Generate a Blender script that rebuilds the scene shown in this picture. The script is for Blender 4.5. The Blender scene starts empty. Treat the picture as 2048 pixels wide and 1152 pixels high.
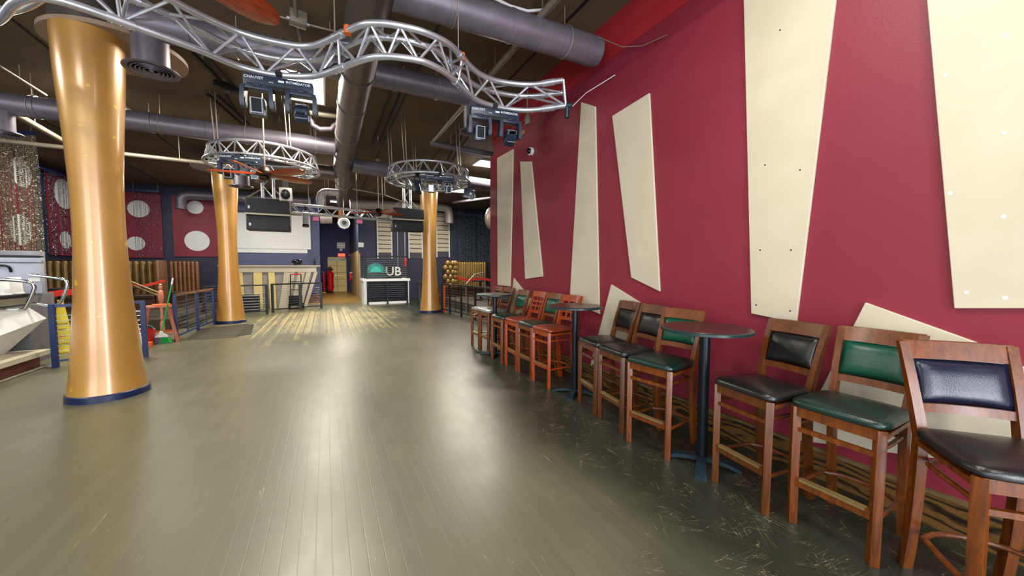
import bpy, bmesh, math, random
from mathutils import Vector, Matrix
random.seed(7)
PI = math.pi
SC = bpy.context.scene
COL = SC.collection
# ---------------------------------------------------------------- camera
F = 742.0; YAW = math.radians(26.72); PITCH = math.radians(3.163); EYE = 1.53
cam_d = bpy.data.cameras.new('camera'); cam = bpy.data.objects.new('camera', cam_d); COL.objects.link(cam)
cam_d.sensor_width = 36; cam_d.lens = 36 * F / 2048; cam_d.clip_start = .02; cam_d.clip_end = 200
cam.location = (0, 0, EYE); cam.rotation_euler = (PI / 2 - PITCH, 0, -YAW)
SC.camera = cam
# ---------------------------------------------------------------- view, world, big lights
SC.view_settings.view_transform = 'Standard'; SC.view_settings.look = 'None'
SC.view_settings.gamma = 1; SC.view_settings.use_curve_mapping = False
SC.view_settings.exposure = 0.25
w = bpy.data.worlds.new('world'); SC.world = w; w.use_nodes = True
w.node_tree.nodes['Background'].inputs[0].default_value = (.88, .95, 1, 1)
w.node_tree.nodes['Background'].inputs[1].default_value = .9

def area(name, loc, size, power, color=(1, 1, 1), rot=(0, 0, 0)):
    l = bpy.data.lights.new(name, 'AREA'); l.shape = 'RECTANGLE'; l.size, l.size_y = size
    l.energy = power; l.color = color
    o = bpy.data.objects.new(name, l); o.location = loc; o.rotation_euler = rot; COL.objects.link(o); return o

# daylight through the shop front behind the camera, plus an added highlight light
area('window_daylight', (-1.0, -3.6, 2.0), (4.6, 3.0), 170, (.93, .97, 1), (PI / 2, 0, 0))
area('added_highlight_light', (1.35, -3.7, 1.5), (.8, 2.7), 185, (.9, .92, 1), (PI / 2, 0, .28))  # added narrow light that puts a bright stripe on the near column
area('window_daylight', (-6.6, -3.6, 2.0), (4.6, 3.0), 300, (.93, .97, 1), (PI / 2, 0, -.3))

fw = Vector((math.sin(YAW) * math.cos(PITCH), math.cos(YAW) * math.cos(PITCH), -math.sin(PITCH)))
rt = Vector((math.cos(YAW), -math.sin(YAW), 0)); up = rt.cross(fw)

def at(u, v, x=None, y=None, z=None):
    d = fw + rt * ((u - 1024) / F) + up * ((576 - v) / F)
    t = x / d.x if x is not None else y / d.y if y is not None else (z - EYE) / d.z
    return Vector((0, 0, EYE)) + d * t

# ---------------------------------------------------------------- materials
def S(c):
    return tuple(((x / 255) / 12.92 if x <= 10 else (((x / 255) + .055) / 1.055) ** 2.4) for x in c) + (1,)

def mat(name, c, rough=.5, metal=0, spec=.5, c2=None, nscale=8, namt=.5, bump=0, bscale=60, stretch=None, emit=0, coat=0, rvar=0):
    m = bpy.data.materials.new(name); m.use_nodes = True
    nt = m.node_tree; b = nt.nodes['Principled BSDF']
    b.inputs['Base Color'].default_value = S(c); b.inputs['Roughness'].default_value = rough
    b.inputs['Metallic'].default_value = metal; b.inputs['Specular IOR Level'].default_value = spec
    if coat: b.inputs['Coat Weight'].default_value = coat; b.inputs['Coat Roughness'].default_value = .15
    if emit:
        b.inputs['Emission Color'].default_value = S(c); b.inputs['Emission Strength'].default_value = emit
    tc = nt.nodes.new('ShaderNodeTexCoord'); mp = nt.nodes.new('ShaderNodeMapping')
    nt.links.new(tc.outputs['Object'], mp.inputs[0])
    if stretch: mp.inputs['Scale'].default_value = stretch
    n = nt.nodes.new('ShaderNodeTexNoise'); n.inputs['Scale'].default_value = nscale; n.inputs['Detail'].default_value = 5
    nt.links.new(mp.outputs[0], n.inputs['Vector'])
    r = nt.nodes.new('ShaderNodeValToRGB')
    r.color_ramp.elements[0].position = .5 - namt / 2; r.color_ramp.elements[1].position = .5 + namt / 2
    if c2 is None: c2 = tuple(x * .86 for x in c)
    r.color_ramp.elements[0].color = S(c2); r.color_ramp.elements[1].color = S(c)
    nt.links.new(n.outputs['Fac'], r.inputs[0]); nt.links.new(r.outputs[0], b.inputs['Base Color'])
    if rvar:
        mr = nt.nodes.new('ShaderNodeMapRange'); mr.inputs['To Min'].default_value = rough - rvar; mr.inputs['To Max'].default_value = rough + rvar
        nt.links.new(n.outputs['Fac'], mr.inputs['Value']); nt.links.new(mr.outputs[0], b.inputs['Roughness'])
    if bump:
        n2 = nt.nodes.new('ShaderNodeTexNoise'); n2.inputs['Scale'].default_value = bscale; n2.inputs['Detail'].default_value = 3
        nt.links.new(tc.outputs['Object'], n2.inputs['Vector'])
        bp = nt.nodes.new('ShaderNodeBump'); bp.inputs['Strength'].default_value = bump; bp.inputs['Distance'].default_value = .01
        nt.links.new(n2.outputs['Fac'], bp.inputs['Height']); nt.links.new(bp.outputs[0], b.inputs['Normal'])
    return m

def wood(name, c, c2, rough=.32, scale=3, axis='Z', coat=.4):
    m = mat(name, c, rough, coat=coat); nt = m.node_tree; b = nt.nodes['Principled BSDF']
    tc = [n for n in nt.nodes if n.type == 'TEX_COORD'][0]
    mp = [n for n in nt.nodes if n.type == 'MAPPING'][0]
    s = {'X': (.09, 1, 1), 'Y': (1, .09, 1), 'Z': (1, 1, .09)}[axis]
    mp.inputs['Scale'].default_value = s
    n = [n for n in nt.nodes if n.type == 'TEX_NOISE'][0]; n.inputs['Scale'].default_value = scale * 12
    n.inputs['Distortion'].default_value = 1.2
    r = [n for n in nt.nodes if n.type == 'VALTORGB'][0]
    r.color_ramp.elements[0].position = .3; r.color_ramp.elements[1].position = .68
    r.color_ramp.elements[0].color = S(c2); r.color_ramp.elements[1].color = S(c)
    return m

M = {}
M['maroon'] = mat('maroon_paint', (130, 38, 56), .5, spec=.4, c2=(119, 33, 50), nscale=1.2, bump=.08, bscale=90)
M['redupper'] = mat('upper_wall_red', (172, 40, 40), .55, c2=(150, 28, 44), nscale=.8)  # redder, lighter band along the top of the right wall
M['cream'] = mat('cream_board', (198, 189, 168), .5, c2=(186, 176, 154), nscale=2.2, bump=.05)
M['ceiling'] = mat('ceiling_paint', (106, 92, 72), .7, c2=(82, 70, 56), nscale=.9, spec=.2)
M['navy'] = mat('navy_paint', (42, 46, 72), .6, c2=(34, 40, 64), nscale=1.3)
M['navydeep'] = mat('deep_blue_paint', (16, 24, 100), .6, c2=(12, 16, 70), nscale=1)
M['greyblue'] = mat('grey_blue_paint', (66, 66, 82), .6, nscale=1.5)
M['periwinkle'] = mat('periwinkle_paint', (84, 88, 128), .6, nscale=1.5)
M['duct'] = mat('duct_paint', (118, 112, 124), .42, .35, c2=(98, 93, 103), nscale=5, stretch=(1, 1, 1), rvar=.06)
M['ductlight'] = mat('pale_duct_paint', (165, 160, 158), .45, .2, c2=(145, 140, 138))
M['ductdark'] = mat('brown_duct_paint', (96, 88, 84), .4, .45, c2=(80, 72, 68), nscale=4)
M['disc'] = mat('disc_paint', (156, 132, 110), .5, c2=(140, 116, 94))
M['copper'] = mat('orange_lit_duct', (170, 90, 40), .4, .6)  # orange light on the trunk duct's end, put into its colour
M['alu'] = mat('aluminium', (205, 207, 215), .33, .75, c2=(180, 182, 192), nscale=9)
M['rod'] = mat('rod_steel', (160, 152, 136), .5, .4)
M['darkmetal'] = mat('dark_metal', (30, 27, 25), .5, .3)
M['pipe'] = mat('pipe_paint', (140, 132, 116), .45, .3)
M['black'] = mat('black_plastic', (13, 15, 22), .5, spec=.35, c2=(8, 10, 15))
M['fixture'] = mat('fixture_plastic', (36, 50, 70), .35, c2=(24, 34, 50), nscale=12)
M['lens'] = mat('lens_glass', (14, 18, 24), .08, .2)
M['lensrim'] = mat('lens_rim', (170, 180, 190), .3, .4)
M['white'] = mat('white_plastic', (222, 223, 224), .45, c2=(214, 215, 217))
M['text'] = mat('white_print', (222, 226, 230), .5)
M['lamp'] = mat('lamp_diffuser', (255, 246, 215), .5, emit=9)
M['blade'] = wood('fan_blade_wood', (156, 58, 20), (104, 30, 10), .28, 4, 'X')
M['fanmotor'] = mat('fan_motor_metal', (48, 34, 26), .35, .7)
M['stoolwood'] = wood('stool_walnut', (116, 58, 8), (72, 32, 3), .36, 3, 'Z', .08)
M['stoolcherry'] = wood('stool_cherry', (156, 60, 8), (118, 38, 3), .32, 3, 'Z', .12)
M['stoolbrown'] = wood('stool_brown', (98, 50, 8), (62, 28, 3), .36, 3, 'Z', .08)
M['brass'] = mat('worn_brass', (196, 170, 112), .3, .8)
M['blackvinyl'] = mat('black_vinyl', (24, 26, 28), .27, c2=(16, 17, 19), bump=.12, bscale=240)
M['bluevinyl'] = mat('navy_vinyl', (20, 28, 50), .26, c2=(14, 20, 38), bump=.12, bscale=240)
M['greenvinyl'] = mat('green_vinyl', (14, 78, 60), .27, c2=(10, 62, 48), bump=.12, bscale=240)
M['dgreenvinyl'] = mat('dark_green_vinyl', (14, 44, 38), .26, c2=(10, 32, 28), bump=.12, bscale=240)
M['redvinyl'] = mat('red_brown_vinyl', (140, 54, 28), .27, c2=(104, 34, 20), bump=.12, bscale=240)
M['sheenvinyl'] = mat('black_vinyl_with_sheen', (120, 122, 118), .25, c2=(84, 86, 84), nscale=6)  # black seats, their silvery reflections put into the colour
M['tabletop'] = mat('table_laminate', (62, 40, 36), .3, c2=(50, 32, 30), nscale=30)
M['tableedge'] = mat('table_edge_rubber', (18, 46, 50), .35)
M['tealmetal'] = mat('table_base_metal', (16, 26, 36), .3, .4, c2=(12, 20, 30))
M['tealfoot'] = mat('table_foot_metal', (40, 60, 70), .35, .4, c2=(24, 40, 48), nscale=14)
M['skirt'] = mat('column_base_rubber', (18, 34, 78), .4, c2=(12, 24, 58))
M['railblue'] = mat('blue_rail_paint', (30, 52, 104), .42, c2=(22, 42, 88))
M['railblack'] = mat('black_rail_paint', (20, 20, 26), .42)
M['wire'] = mat('steel_wire', (150, 152, 156), .35, .7)
M['railwood'] = wood('rail_wood', (130, 92, 58), (84, 52, 30), .4, 3, 'Y')
M['gold'] = mat('gold_vinyl', (132, 106, 58), .34, .25, c2=(100, 76, 38), nscale=6)
M['golddark'] = mat('brown_vinyl', (62, 42, 24), .4, c2=(44, 28, 16))
M['copperv'] = mat('copper_vinyl', (128, 88, 58), .34, .25, c2=(104, 68, 42))
M['beads'] = mat('mirror_beads', (190, 182, 156), .35, .6, c2=(96, 90, 74), nscale=60, namt=.3)
M['beadsblue'] = mat('dark_mirror_beads', (130, 150, 162), .3, .6, c2=(20, 30, 44), nscale=24, namt=.12)  # bright specks paint glints of light into the dark beads
M['steel'] = mat('steel_panel', (140, 142, 150), .4, .5)
M['coolergrey'] = mat('cooler_plastic', (172, 178, 194), .4, c2=(156, 162, 180))
M['chrome'] = mat('chrome', (215, 218, 222), .14, 1)
M['yellow'] = mat('yellow_plastic', (236, 214, 14), .4)
M['yellowpost'] = mat('yellow_floor_tape', (196, 160, 30), .6)
M['green'] = mat('green_plastic', (18, 160, 70), .4)
M['red'] = mat('red_plastic', (200, 22, 26), .4)
M['redtape'] = mat('red_tape', (222, 40, 24), .5)
M['orange'] = mat('orange_plastic', (232, 100, 30), .45)
M['pinkwood'] = wood('pink_brown_wood', (196, 128, 100), (158, 92, 70), .5, 3, 'Z', 0)
M['rust'] = mat('red_brick_wood', (110, 52, 34), .7, c2=(70, 30, 20), nscale=18)
M['carpet'] = mat('speckled_carpet', (150, 104, 96), .9, c2=(96, 60, 60), nscale=60)
M['doorcream'] = mat('cream_door_paint', (226, 206, 140), .5, c2=(214, 192, 122))
M['corrwall'] = mat('corridor_tan', (176, 150, 104), .6)  # tan of the lower corridor wall, door grooves and mouth trim
M['teal'] = mat('teal_paint', (60, 208, 196), .5)
M['pink'] = mat('pink_face', (240, 120, 170), .5)
M['mat'] = mat('rubber_mat', (92, 90, 74), .6, c2=(60, 58, 46), nscale=40)
M['foil'] = mat('crumpled_foil', (170, 160, 150), .35, .7, bump=.8, bscale=16)
M['strap'] = mat('tan_plastic', (200, 140, 60), .5)
M['darkwood'] = wood('dark_wood', (84, 54, 30), (50, 30, 16), .4, 3, 'Z')
M['platform'] = mat('platform_paint', (58, 50, 38), .6, c2=(40, 34, 26), nscale=3)
M['clearplastic'] = mat('frosted_cup_plastic', (232, 232, 228), .4)

# floor: narrow painted planks running away from the camera, worn bare patch, fine scratches
def floor_material():
    m = bpy.data.materials.new('painted_plank_floor'); m.use_nodes = True
    nt = m.node_tree; N = nt.nodes; L = nt.links; b = N['Principled BSDF']
    def nd(t, **k):
        n = N.new(t)
        for a, v in k.items(): setattr(n, a, v)
        return n
    def math_(op, a, b_=None, c=None):
        n = nd('ShaderNodeMath', operation=op)
        for i, x in enumerate((a, b_, c)):
            if x is None: continue
            if isinstance(x, (int, float)): n.inputs[i].default_value = x
            else: L.new(x, n.inputs[i])
        return n.outputs[0]
    tc = nd('ShaderNodeTexCoord'); sep = nd('ShaderNodeSeparateXYZ'); L.new(tc.outputs['Object'], sep.inputs[0])
    X, Y = sep.outputs[0], sep.outputs[1]
    def noise(scale, sx, sy, det=4, rot=0, dist=0):
        mp = nd('ShaderNodeMapping'); mp.vector_type = 'TEXTURE' if rot else 'POINT'; mp.inputs['Scale'].default_value = (1 / sx, 1 / sy, 1) if rot else (sx, sy, 1); mp.inputs['Rotation'].default_value = (0, 0, rot)
        L.new(tc.outputs['Object'], mp.inputs[0]); n = nd('ShaderNodeTexNoise'); n.inputs['Scale'].default_value = scale
        n.inputs['Detail'].default_value = det; n.inputs['Distortion'].default_value = dist; L.new(mp.outputs[0], n.inputs['Vector']); return n.outputs['Fac']
    def step(x, a, b_):
        n = nd('ShaderNodeMapRange'); n.inputs['From Min'].default_value = a; n.inputs['From Max'].default_value = b_; L.new(x, n.inputs['Value']); return n.outputs[0]
    px = math_('MULTIPLY', X, 1 / .083)
    fr = math_('FRACT', px); idx = math_('FLOOR', px)
    gap = step(math_('ABSOLUTE', math_('SUBTRACT', fr, .5)), .455, .48)
    gapw = step(math_('ADD', math_('ABSOLUTE', math_('SUBTRACT', math_('FRACT', math_('MULTIPLY', X, 1 / .166)), .5)), math_('MULTIPLY', math_('SUBTRACT', noise(9, 1, .5, 4), .5), .22)), .41, .44)
    wn = nd('ShaderNodeTexWhiteNoise', noise_dimensions='1D'); L.new(idx, wn.inputs['W'])
    # worn patch (bare maple) around x .2..3 y 8.5..15
    ex = math_('DIVIDE', math_('SUBTRACT', X, -.1), 2.3); ey = math_('DIVIDE', math_('SUBTRACT', Y, 12.4), 3.6)
    d2 = math_('ADD', math_('MULTIPLY', ex, ex), math_('MULTIPLY', ey, ey))
    wear = math_('SUBTRACT', math_('ADD', noise(1.6, 2.4, .6, 9), math_('MULTIPLY', wn.outputs['Value'], .12)), math_('MULTIPLY', d2, .30))
    wear = step(math_('ADD', wear, math_('MULTIPLY', math_('SUBTRACT', noise(13, 3, .7, 6), .5), 1.1)), .30, .56)
    # floor turns amber towards the corridor
    amber = step(Y, 16.4, 18.0)
    amber = math_('MULTIPLY', amber, step(math_('ABSOLUTE', math_('SUBTRACT', X, .45)), 1.5, .9))
    base = nd('ShaderNodeMixRGB'); base.inputs[1].default_value = S((86, 86, 68)); base.inputs[2].default_value = S((102, 101, 80))
    L.new(noise(.9, 1, 1, 5), base.inputs[0])
    pl = nd('ShaderNodeMixRGB', blend_type='MULTIPLY'); pl.inputs[0].default_value = .22
    g = nd('ShaderNodeCombineColor'); v = math_('ADD', math_('MULTIPLY', wn.outputs['Value'], .35), .75)
    for i in range(3): L.new(v, g.inputs[i])
    L.new(base.outputs[0], pl.inputs[1]); L.new(g.outputs[0], pl.inputs[2])
    # dark greenish zone by the stools
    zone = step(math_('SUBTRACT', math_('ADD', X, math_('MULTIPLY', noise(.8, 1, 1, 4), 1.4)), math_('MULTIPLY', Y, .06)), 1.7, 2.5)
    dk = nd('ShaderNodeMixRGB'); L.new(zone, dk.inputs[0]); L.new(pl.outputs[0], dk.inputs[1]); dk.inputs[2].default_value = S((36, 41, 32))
    wornc = nd('ShaderNodeMixRGB'); wornc.inputs[1].default_value = S((132, 118, 74)); wornc.inputs[2].default_value = S((166, 150, 102)); L.new(wn.outputs['Value'], wornc.inputs[0])
    mx = nd('ShaderNodeMixRGB'); L.new(wear, mx.inputs[0]); L.new(dk.outputs[0], mx.inputs[1]); L.new(wornc.outputs[0], mx.inputs[2])
    am = nd('ShaderNodeMixRGB'); L.new(amber, am.inputs[0]); L.new(mx.outputs[0], am.inputs[1]); am.inputs[2].default_value = S((120, 92, 40))
    # scratches
    def scr(scale, rot, w, sx=30):
        n = noise(scale, sx, .7, 2, rot, .3)
        return step(math_('ABSOLUTE', math_('SUBTRACT', n, .5)), w, 0)
    s1 = math_('MULTIPLY', scr(1.4, .02, .006, 24), step(noise(3.5, 1, .8, 3), .58, .66))
    dense = math_('ADD', math_('MULTIPLY', zone, .14), -.02)
    s2 = math_('MULTIPLY', scr(2.2, .8, .0038, 12), step(math_('ADD', noise(5, 1, 1, 3), dense), .62, .7))
    s3 = math_('MULTIPLY', scr(2.0, -.6, .0038, 14), step(math_('ADD', noise(4.3, 1, 1, 3), dense), .62, .7))
    s4 = math_('MULTIPLY', scr(2.6, 1.5, .0035, 12), step(math_('ADD', noise(4.9, 1, 1, 3), dense), .64, .7))
    s = math_('MINIMUM', math_('ADD', math_('ADD', s1, s4), math_('ADD', s2, s3)), 1)
    sc_ = nd('ShaderNodeMixRGB'); L.new(math_('MULTIPLY', s, .7), sc_.inputs[0]); L.new(am.outputs[0], sc_.inputs[1]); sc_.inputs[2].default_value = S((176, 166, 130))
    gw = nd('ShaderNodeMixRGB'); L.new(math_('MULTIPLY', math_('MULTIPLY', gapw, wear), .85), gw.inputs[0]); L.new(sc_.outputs[0], gw.inputs[1]); gw.inputs[2].default_value = S((40, 38, 28)); sc_ = gw
    gp = nd('ShaderNodeMixRGB'); gf = math_('MULTIPLY', gap, math_('ADD', math_('MULTIPLY', wear, .75), .12))
    L.new(gf, gp.inputs[0]); L.new(sc_.outputs[0], gp.inputs[1]); gp.inputs[2].default_value = S((22, 20, 16))
    L.new(gp.outputs[0], b.inputs['Base Color'])
    ro = math_('ADD', math_('MULTIPLY', noise(7, 1, .5, 4), .14), .29); ro = math_('ADD', ro, math_('MULTIPLY', wear, .18))
    L.new(ro, b.inputs['Roughness']); b.inputs['Specular IOR Level'].default_value = .75
    bp = nd('ShaderNodeBump'); bp.inputs['Strength'].default_value = .1; bp.inputs['Distance'].default_value = .003
    L.new(math_('SUBTRACT', math_('MULTIPLY', noise(30, 1, .15, 3), .35), gap), bp.inputs['Height']); L.new(bp.outputs[0], b.inputs['Normal'])
    return m
M['floor'] = floor_material()

def oak_material():
    m = bpy.data.materials.new('dark_grain_oak'); m.use_nodes = True
    nt = m.node_tree; b = nt.nodes['Principled BSDF']; b.inputs['Roughness'].default_value = .4
    tc = nt.nodes.new('ShaderNodeTexCoord'); mp = nt.nodes.new('ShaderNodeMapping'); mp.inputs['Scale'].default_value = (1, .5, 1.6)
    wv = nt.nodes.new('ShaderNodeTexWave'); wv.bands_direction = 'Z'; wv.inputs['Scale'].default_value = 3.2; wv.inputs['Distortion'].default_value = 14
    wv.inputs['Detail'].default_value = 3; wv.inputs['Detail Scale'].default_value = 1.2
    r = nt.nodes.new('ShaderNodeValToRGB'); r.color_ramp.elements[0].color = S((26, 18, 10)); r.color_ramp.elements[1].color = S((104, 74, 34))
    r.color_ramp.elements[1].position = .6
    for a, c in ((tc.outputs['Object'], mp.inputs[0]), (mp.outputs[0], wv.inputs['Vector']), (wv.outputs['Fac'], r.inputs[0]), (r.outputs[0], b.inputs['Base Color'])): nt.links.new(a, c)
    return m
M['oak'] = oak_material()
M['cap'] = mat('worn_cap_strip', (128, 108, 70), .5, c2=(80, 62, 36), nscale=9)

def column_material():
    m = mat('gold_copper_paint', (190, 142, 62), .4, .22, coat=1, spec=.8, c2=(172, 118, 52), nscale=1.1, namt=.6, rvar=.05)
    nt = m.node_tree; b = nt.nodes['Principled BSDF']; b.inputs['Coat Roughness'].default_value = .2; src = b.inputs['Base Color'].links[0].from_socket
    n = nt.nodes.new('ShaderNodeTexNoise'); n.inputs['Scale'].default_value = 7; n.inputs['Detail'].default_value = 6
    tc = [x for x in nt.nodes if x.type == 'TEX_COORD'][0]; nt.links.new(tc.outputs['Object'], n.inputs['Vector'])
    mr = nt.nodes.new('ShaderNodeMapRange'); mr.inputs['From Min'].default_value = .70; mr.inputs['From Max'].default_value = .72
    nt.links.new(n.outputs['Fac'], mr.inputs['Value'])
    mx = nt.nodes.new('ShaderNodeMixRGB'); nt.links.new(mr.outputs[0], mx.inputs[0]); nt.links.new(src, mx.inputs[1]); mx.inputs[2].default_value = S((214, 170, 40))
    nt.links.new(mx.outputs[0], b.inputs['Base Color'])
    return m
M['column'] = column_material()

# ---------------------------------------------------------------- mesh tools
class MB:
    def __init__(s): s.bm = bmesh.new()
    def box(s, c, d, rot=None, bev=0):
        r = bmesh.ops.create_cube(s.bm, size=1)['verts']
        bmesh.ops.scale(s.bm, vec=d, verts=r)
        if bev:
            es = list({e for v in r for e in v.link_edges})
            g = bmesh.ops.bevel(s.bm, geom=es, offset=bev, segments=2, affect='EDGES', profile=.6)
            r = list({v for f in g['faces'] for v in f.verts} | {v for v in r if v.is_valid})
        if rot is not None: bmesh.ops.rotate(s.bm, cent=(0, 0, 0), matrix=rot, verts=r)
        bmesh.ops.translate(s.bm, vec=c, verts=r); return s
    def b2(s, lo, hi, bev=0):
        lo, hi = Vector(lo), Vector(hi); return s.box((lo + hi) / 2, hi - lo, None, bev)
    def bar(s, a, b, w, h=None, bev=0):
        a, b = Vector(a), Vector(b); d = b - a; h = h or w
        q = d.to_track_quat('Z', 'Y' if abs(d.normalized().y) < .9 else 'X').to_matrix()
        return s.box((a + b) / 2, (w, h, d.length), q, bev)
    def tube(s, pts, r, n=10, closed=False, cap=True):
        pts = [Vector(p) for p in pts]; rings = []; N = len(pts); ref = None
        rr = r if isinstance(r, (list, tuple)) else [r] * N
        for i, p in enumerate(pts):
            if closed: t = (pts[(i + 1) % N] - pts[i - 1])
            else: t = pts[min(i + 1, N - 1)] - pts[max(i - 1, 0)]
            t.normalize()
            if ref is None: ref = Vector((0, 0, 1)) if abs(t.z) < .9 else Vector((1, 0, 0))
            x = (ref - t * ref.dot(t))
            if x.length < 1e-4: x = t.orthogonal()
            x.normalize(); ref = x; y = t.cross(x)
            rings.append([s.bm.verts.new(p + (x * math.cos(2 * PI * k / n) + y * math.sin(2 * PI * k / n)) * rr[i]) for k in range(n)])
        for i in range(N if closed else N - 1):
            a, b = rings[i], rings[(i + 1) % N]
            for k in range(n): s.bm.faces.new((a[k], a[(k + 1) % n], b[(k + 1) % n], b[k]))
        if cap and not closed:
            s.bm.faces.new(rings[0][::-1]); s.bm.faces.new(rings[-1])
        return s
    def lathe(s, prof, c=(0, 0, 0), n=32, cap=True):
        c = Vector(c); rings = [[s.bm.verts.new(c + Vector((r * math.cos(2 * PI * k / n), r * math.sin(2 * PI * k / n), z))) for k in range(n)] for r, z in prof]
        for a, b in zip(rings, rings[1:]):
            for k in range(n): s.bm.faces.new((a[k], a[(k + 1) % n], b[(k + 1) % n], b[k]))
        if cap: s.bm.faces.new(rings[0][::-1]); s.bm.faces.new(rings[-1])
        return s
    def prism(s, poly, vec):
        vec = Vector(vec); a = [s.bm.verts.new(p) for p in poly]; b = [s.bm.verts.new(Vector(p) + vec) for p in poly]
        s.bm.faces.new(a[::-1]); s.bm.faces.new(b); n = len(a)
        for k in range(n): s.bm.faces.new((a[k], a[(k + 1) % n], b[(k + 1) % n], b[k]))
        return s
    def ball(s, c, r, sc=(1, 1, 1), seg=16, rot=None):
        g = bmesh.ops.create_uvsphere(s.bm, u_segments=seg, v_segments=max(6, seg // 2), radius=r)['verts']
        bmesh.ops.scale(s.bm, vec=sc, verts=g)
        if rot is not None: bmesh.ops.rotate(s.bm, cent=(0, 0, 0), matrix=rot, verts=g)
        bmesh.ops.translate(s.bm, vec=c, verts=g); return s
    def build(s, name, m, parent=None, smooth=True, **tags):
        bmesh.ops.recalc_face_normals(s.bm, faces=s.bm.faces[:])
        me = bpy.data.meshes.new(name)
        if smooth:
            for f in s.bm.faces: f.smooth = True
        s.bm.to_mesh(me); s.bm.free()
        if smooth:
            try: me.set_sharp_from_angle(angle=math.radians(38))
            except Exception: pass
        o = bpy.data.objects.new(name, me); COL.objects.link(o)
        me.materials.append(M[m] if isinstance(m, str) else m)
        if parent: o.parent = parent
        tag(o, **tags); return o

def tag(o, label=None, cat=None, group=None, kind=None):
    if label: o['label'] = label
    if cat: o['category'] = cat
    if group: o['group'] = group
    if kind: o['kind'] = kind
    return o
def empty(name, loc=(0, 0, 0), rz=0, label=None, cat=None, group=None):
    o = bpy.data.objects.new(name, None); COL.objects.link(o); o.location = loc; o.rotation_euler = (0, 0, rz)
    o.empty_display_size = .1
    return tag(o, label, cat, group)
def kids(o): return [c for c in COL.objects if c.parent == o]
def copy_tree(o, parent=None):
    c = o.copy(); COL.objects.link(c); c.parent = parent
    for ch in kids(o): copy_tree(ch, c)
    return c
def dup(o, loc, rz, label, group=None):
    c = copy_tree(o); c.location = loc; c.rotation_euler = (0, 0, rz); c['label'] = label
    if group: c['group'] = group
    return c
def text(name, s, size, m, parent, mw, depth=.002, bold=0):
    """lettering lying in local x (right) / y (up), thickness +z, moved by matrix mw"""
    cu = bpy.data.curves.new(name, 'FONT'); cu.body = s; cu.size = size; cu.extrude = depth; cu.offset = bold
    cu.align_x = 'CENTER'; cu.align_y = 'CENTER'; cu.resolution_u = 2
    t = bpy.data.objects.new('tmp', cu); COL.objects.link(t)
    dg = bpy.context.evaluated_depsgraph_get(); me = bpy.data.meshes.new_from_object(t.evaluated_get(dg))
    bpy.data.objects.remove(t); me.transform(mw); me.materials.clear(); me.materials.append(M[m])
    o = bpy.data.objects.new(name, me); COL.objects.link(o); o.parent = parent; return o
def frame(o, xdir, ydir):
    x = Vector(xdir).normalized(); y = Vector(ydir); y = (y - x * y.dot(x)).normalized(); z = x.cross(y)
    m = Matrix((x, y, z)).transposed().to_4x4(); m.translation = Vector(o); return m
FACE_CAM = ((1, 0, 0), (0, 0, 1))     # lettering that faces -Y

# ================================================================= SETTING
CEIL = 4.6
MB().b2((-9, -4, -.1), (9, 27, 0)).build('floor', 'floor', kind='structure', smooth=False)
MB().b2((-9, -4, CEIL), (9, 27, CEIL + .1)).build('ceiling', 'ceiling', kind='structure', smooth=False)
wr = MB().b2((3.18, -4, 0), (3.4, 7.35, 3.86)).build('wall_right', 'maroon', kind='structure', smooth=False)
MB().b2((3.235, -4, 3.86), (3.4, 7.3, 4.12)).build('wall_right', 'maroon', kind='structure', smooth=False)
MB().b2((3.22, -4, 4.12), (3.4, 7.3, CEIL)).build('wall_right', 'redupper', kind='structure', smooth=False)
MB().b2((3.16, -4, 0), (3.18, 7.35, .2)).build('baseboard_right', 'oak', kind='structure', smooth=False)
MB().b2((3.148, -4, .2), (3.18, 7.35, .222)).build('trim_8', 'cap', kind='structure', smooth=False)
MB().b2((-7.5, 3, 0), (-7.3, 18.6, CEIL)).build('wall_left', 'navy', kind='structure', smooth=False)
# rear wall, in two halves either side of the corridor, and the corridor
MB().b2((-7.4, 18.5, 0), (-3.35, 18.7, CEIL)).build('wall_rear', 'navy', kind='structure', smooth=False)
MB().b2((-3.35, 18.5, 0), (-.2, 18.7, CEIL)).build('wall_rear', 'periwinkle', kind='structure', smooth=False)
MB().b2((1.4, 18.5, 0), (8.6, 18.7, CEIL)).build('wall_rear', 'navy', kind='structure', smooth=False)
MB().b2((8.5, 7.35, 0), (8.7, 18.7, CEIL)).build('wall_far_right', 'greyblue', kind='structure', smooth=False)
MB().b2((3.4, 7.2, 0), (8.7, 7.35, CEIL)).build('wall_side', 'greyblue', kind='structure', smooth=False)
MB().b2((-.4, 18.7, 0), (-.2, 26.2, CEIL)).build('wall_corridor_left', 'navydeep', kind='structure', smooth=False)
MB().b2((1.45, 18.7, 0), (1.6, 26.2, 2.35)).build('wall_corridor_right', 'corrwall', kind='structure', smooth=False)
MB().b2((1.45, 18.7, 2.35), (1.6, 26.2, CEIL)).build('wall_corridor_right', 'navy', kind='structure', smooth=False)
MB().b2((-.4, 26, 0), (1.6, 26.2, CEIL)).build('wall_corridor_end', 'navydeep', kind='structure', smooth=False)
MB().b2((-.85, 18.47, 0), (-.2, 18.5, .32)).build('baseboard_rear', 'carpet', kind='structure', smooth=False)
# ceiling seams and service channels belong to the ceiling
for i, x in enumerate((-5.2, -3.4, -1.5, 1.35, 2.75)):
    MB().b2((x, 2.5, CEIL - .012), (x + .03, 18.5, CEIL)).build('trim_%d' % (i + 1), 'darkmetal', kind='structure', smooth=False)

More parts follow.
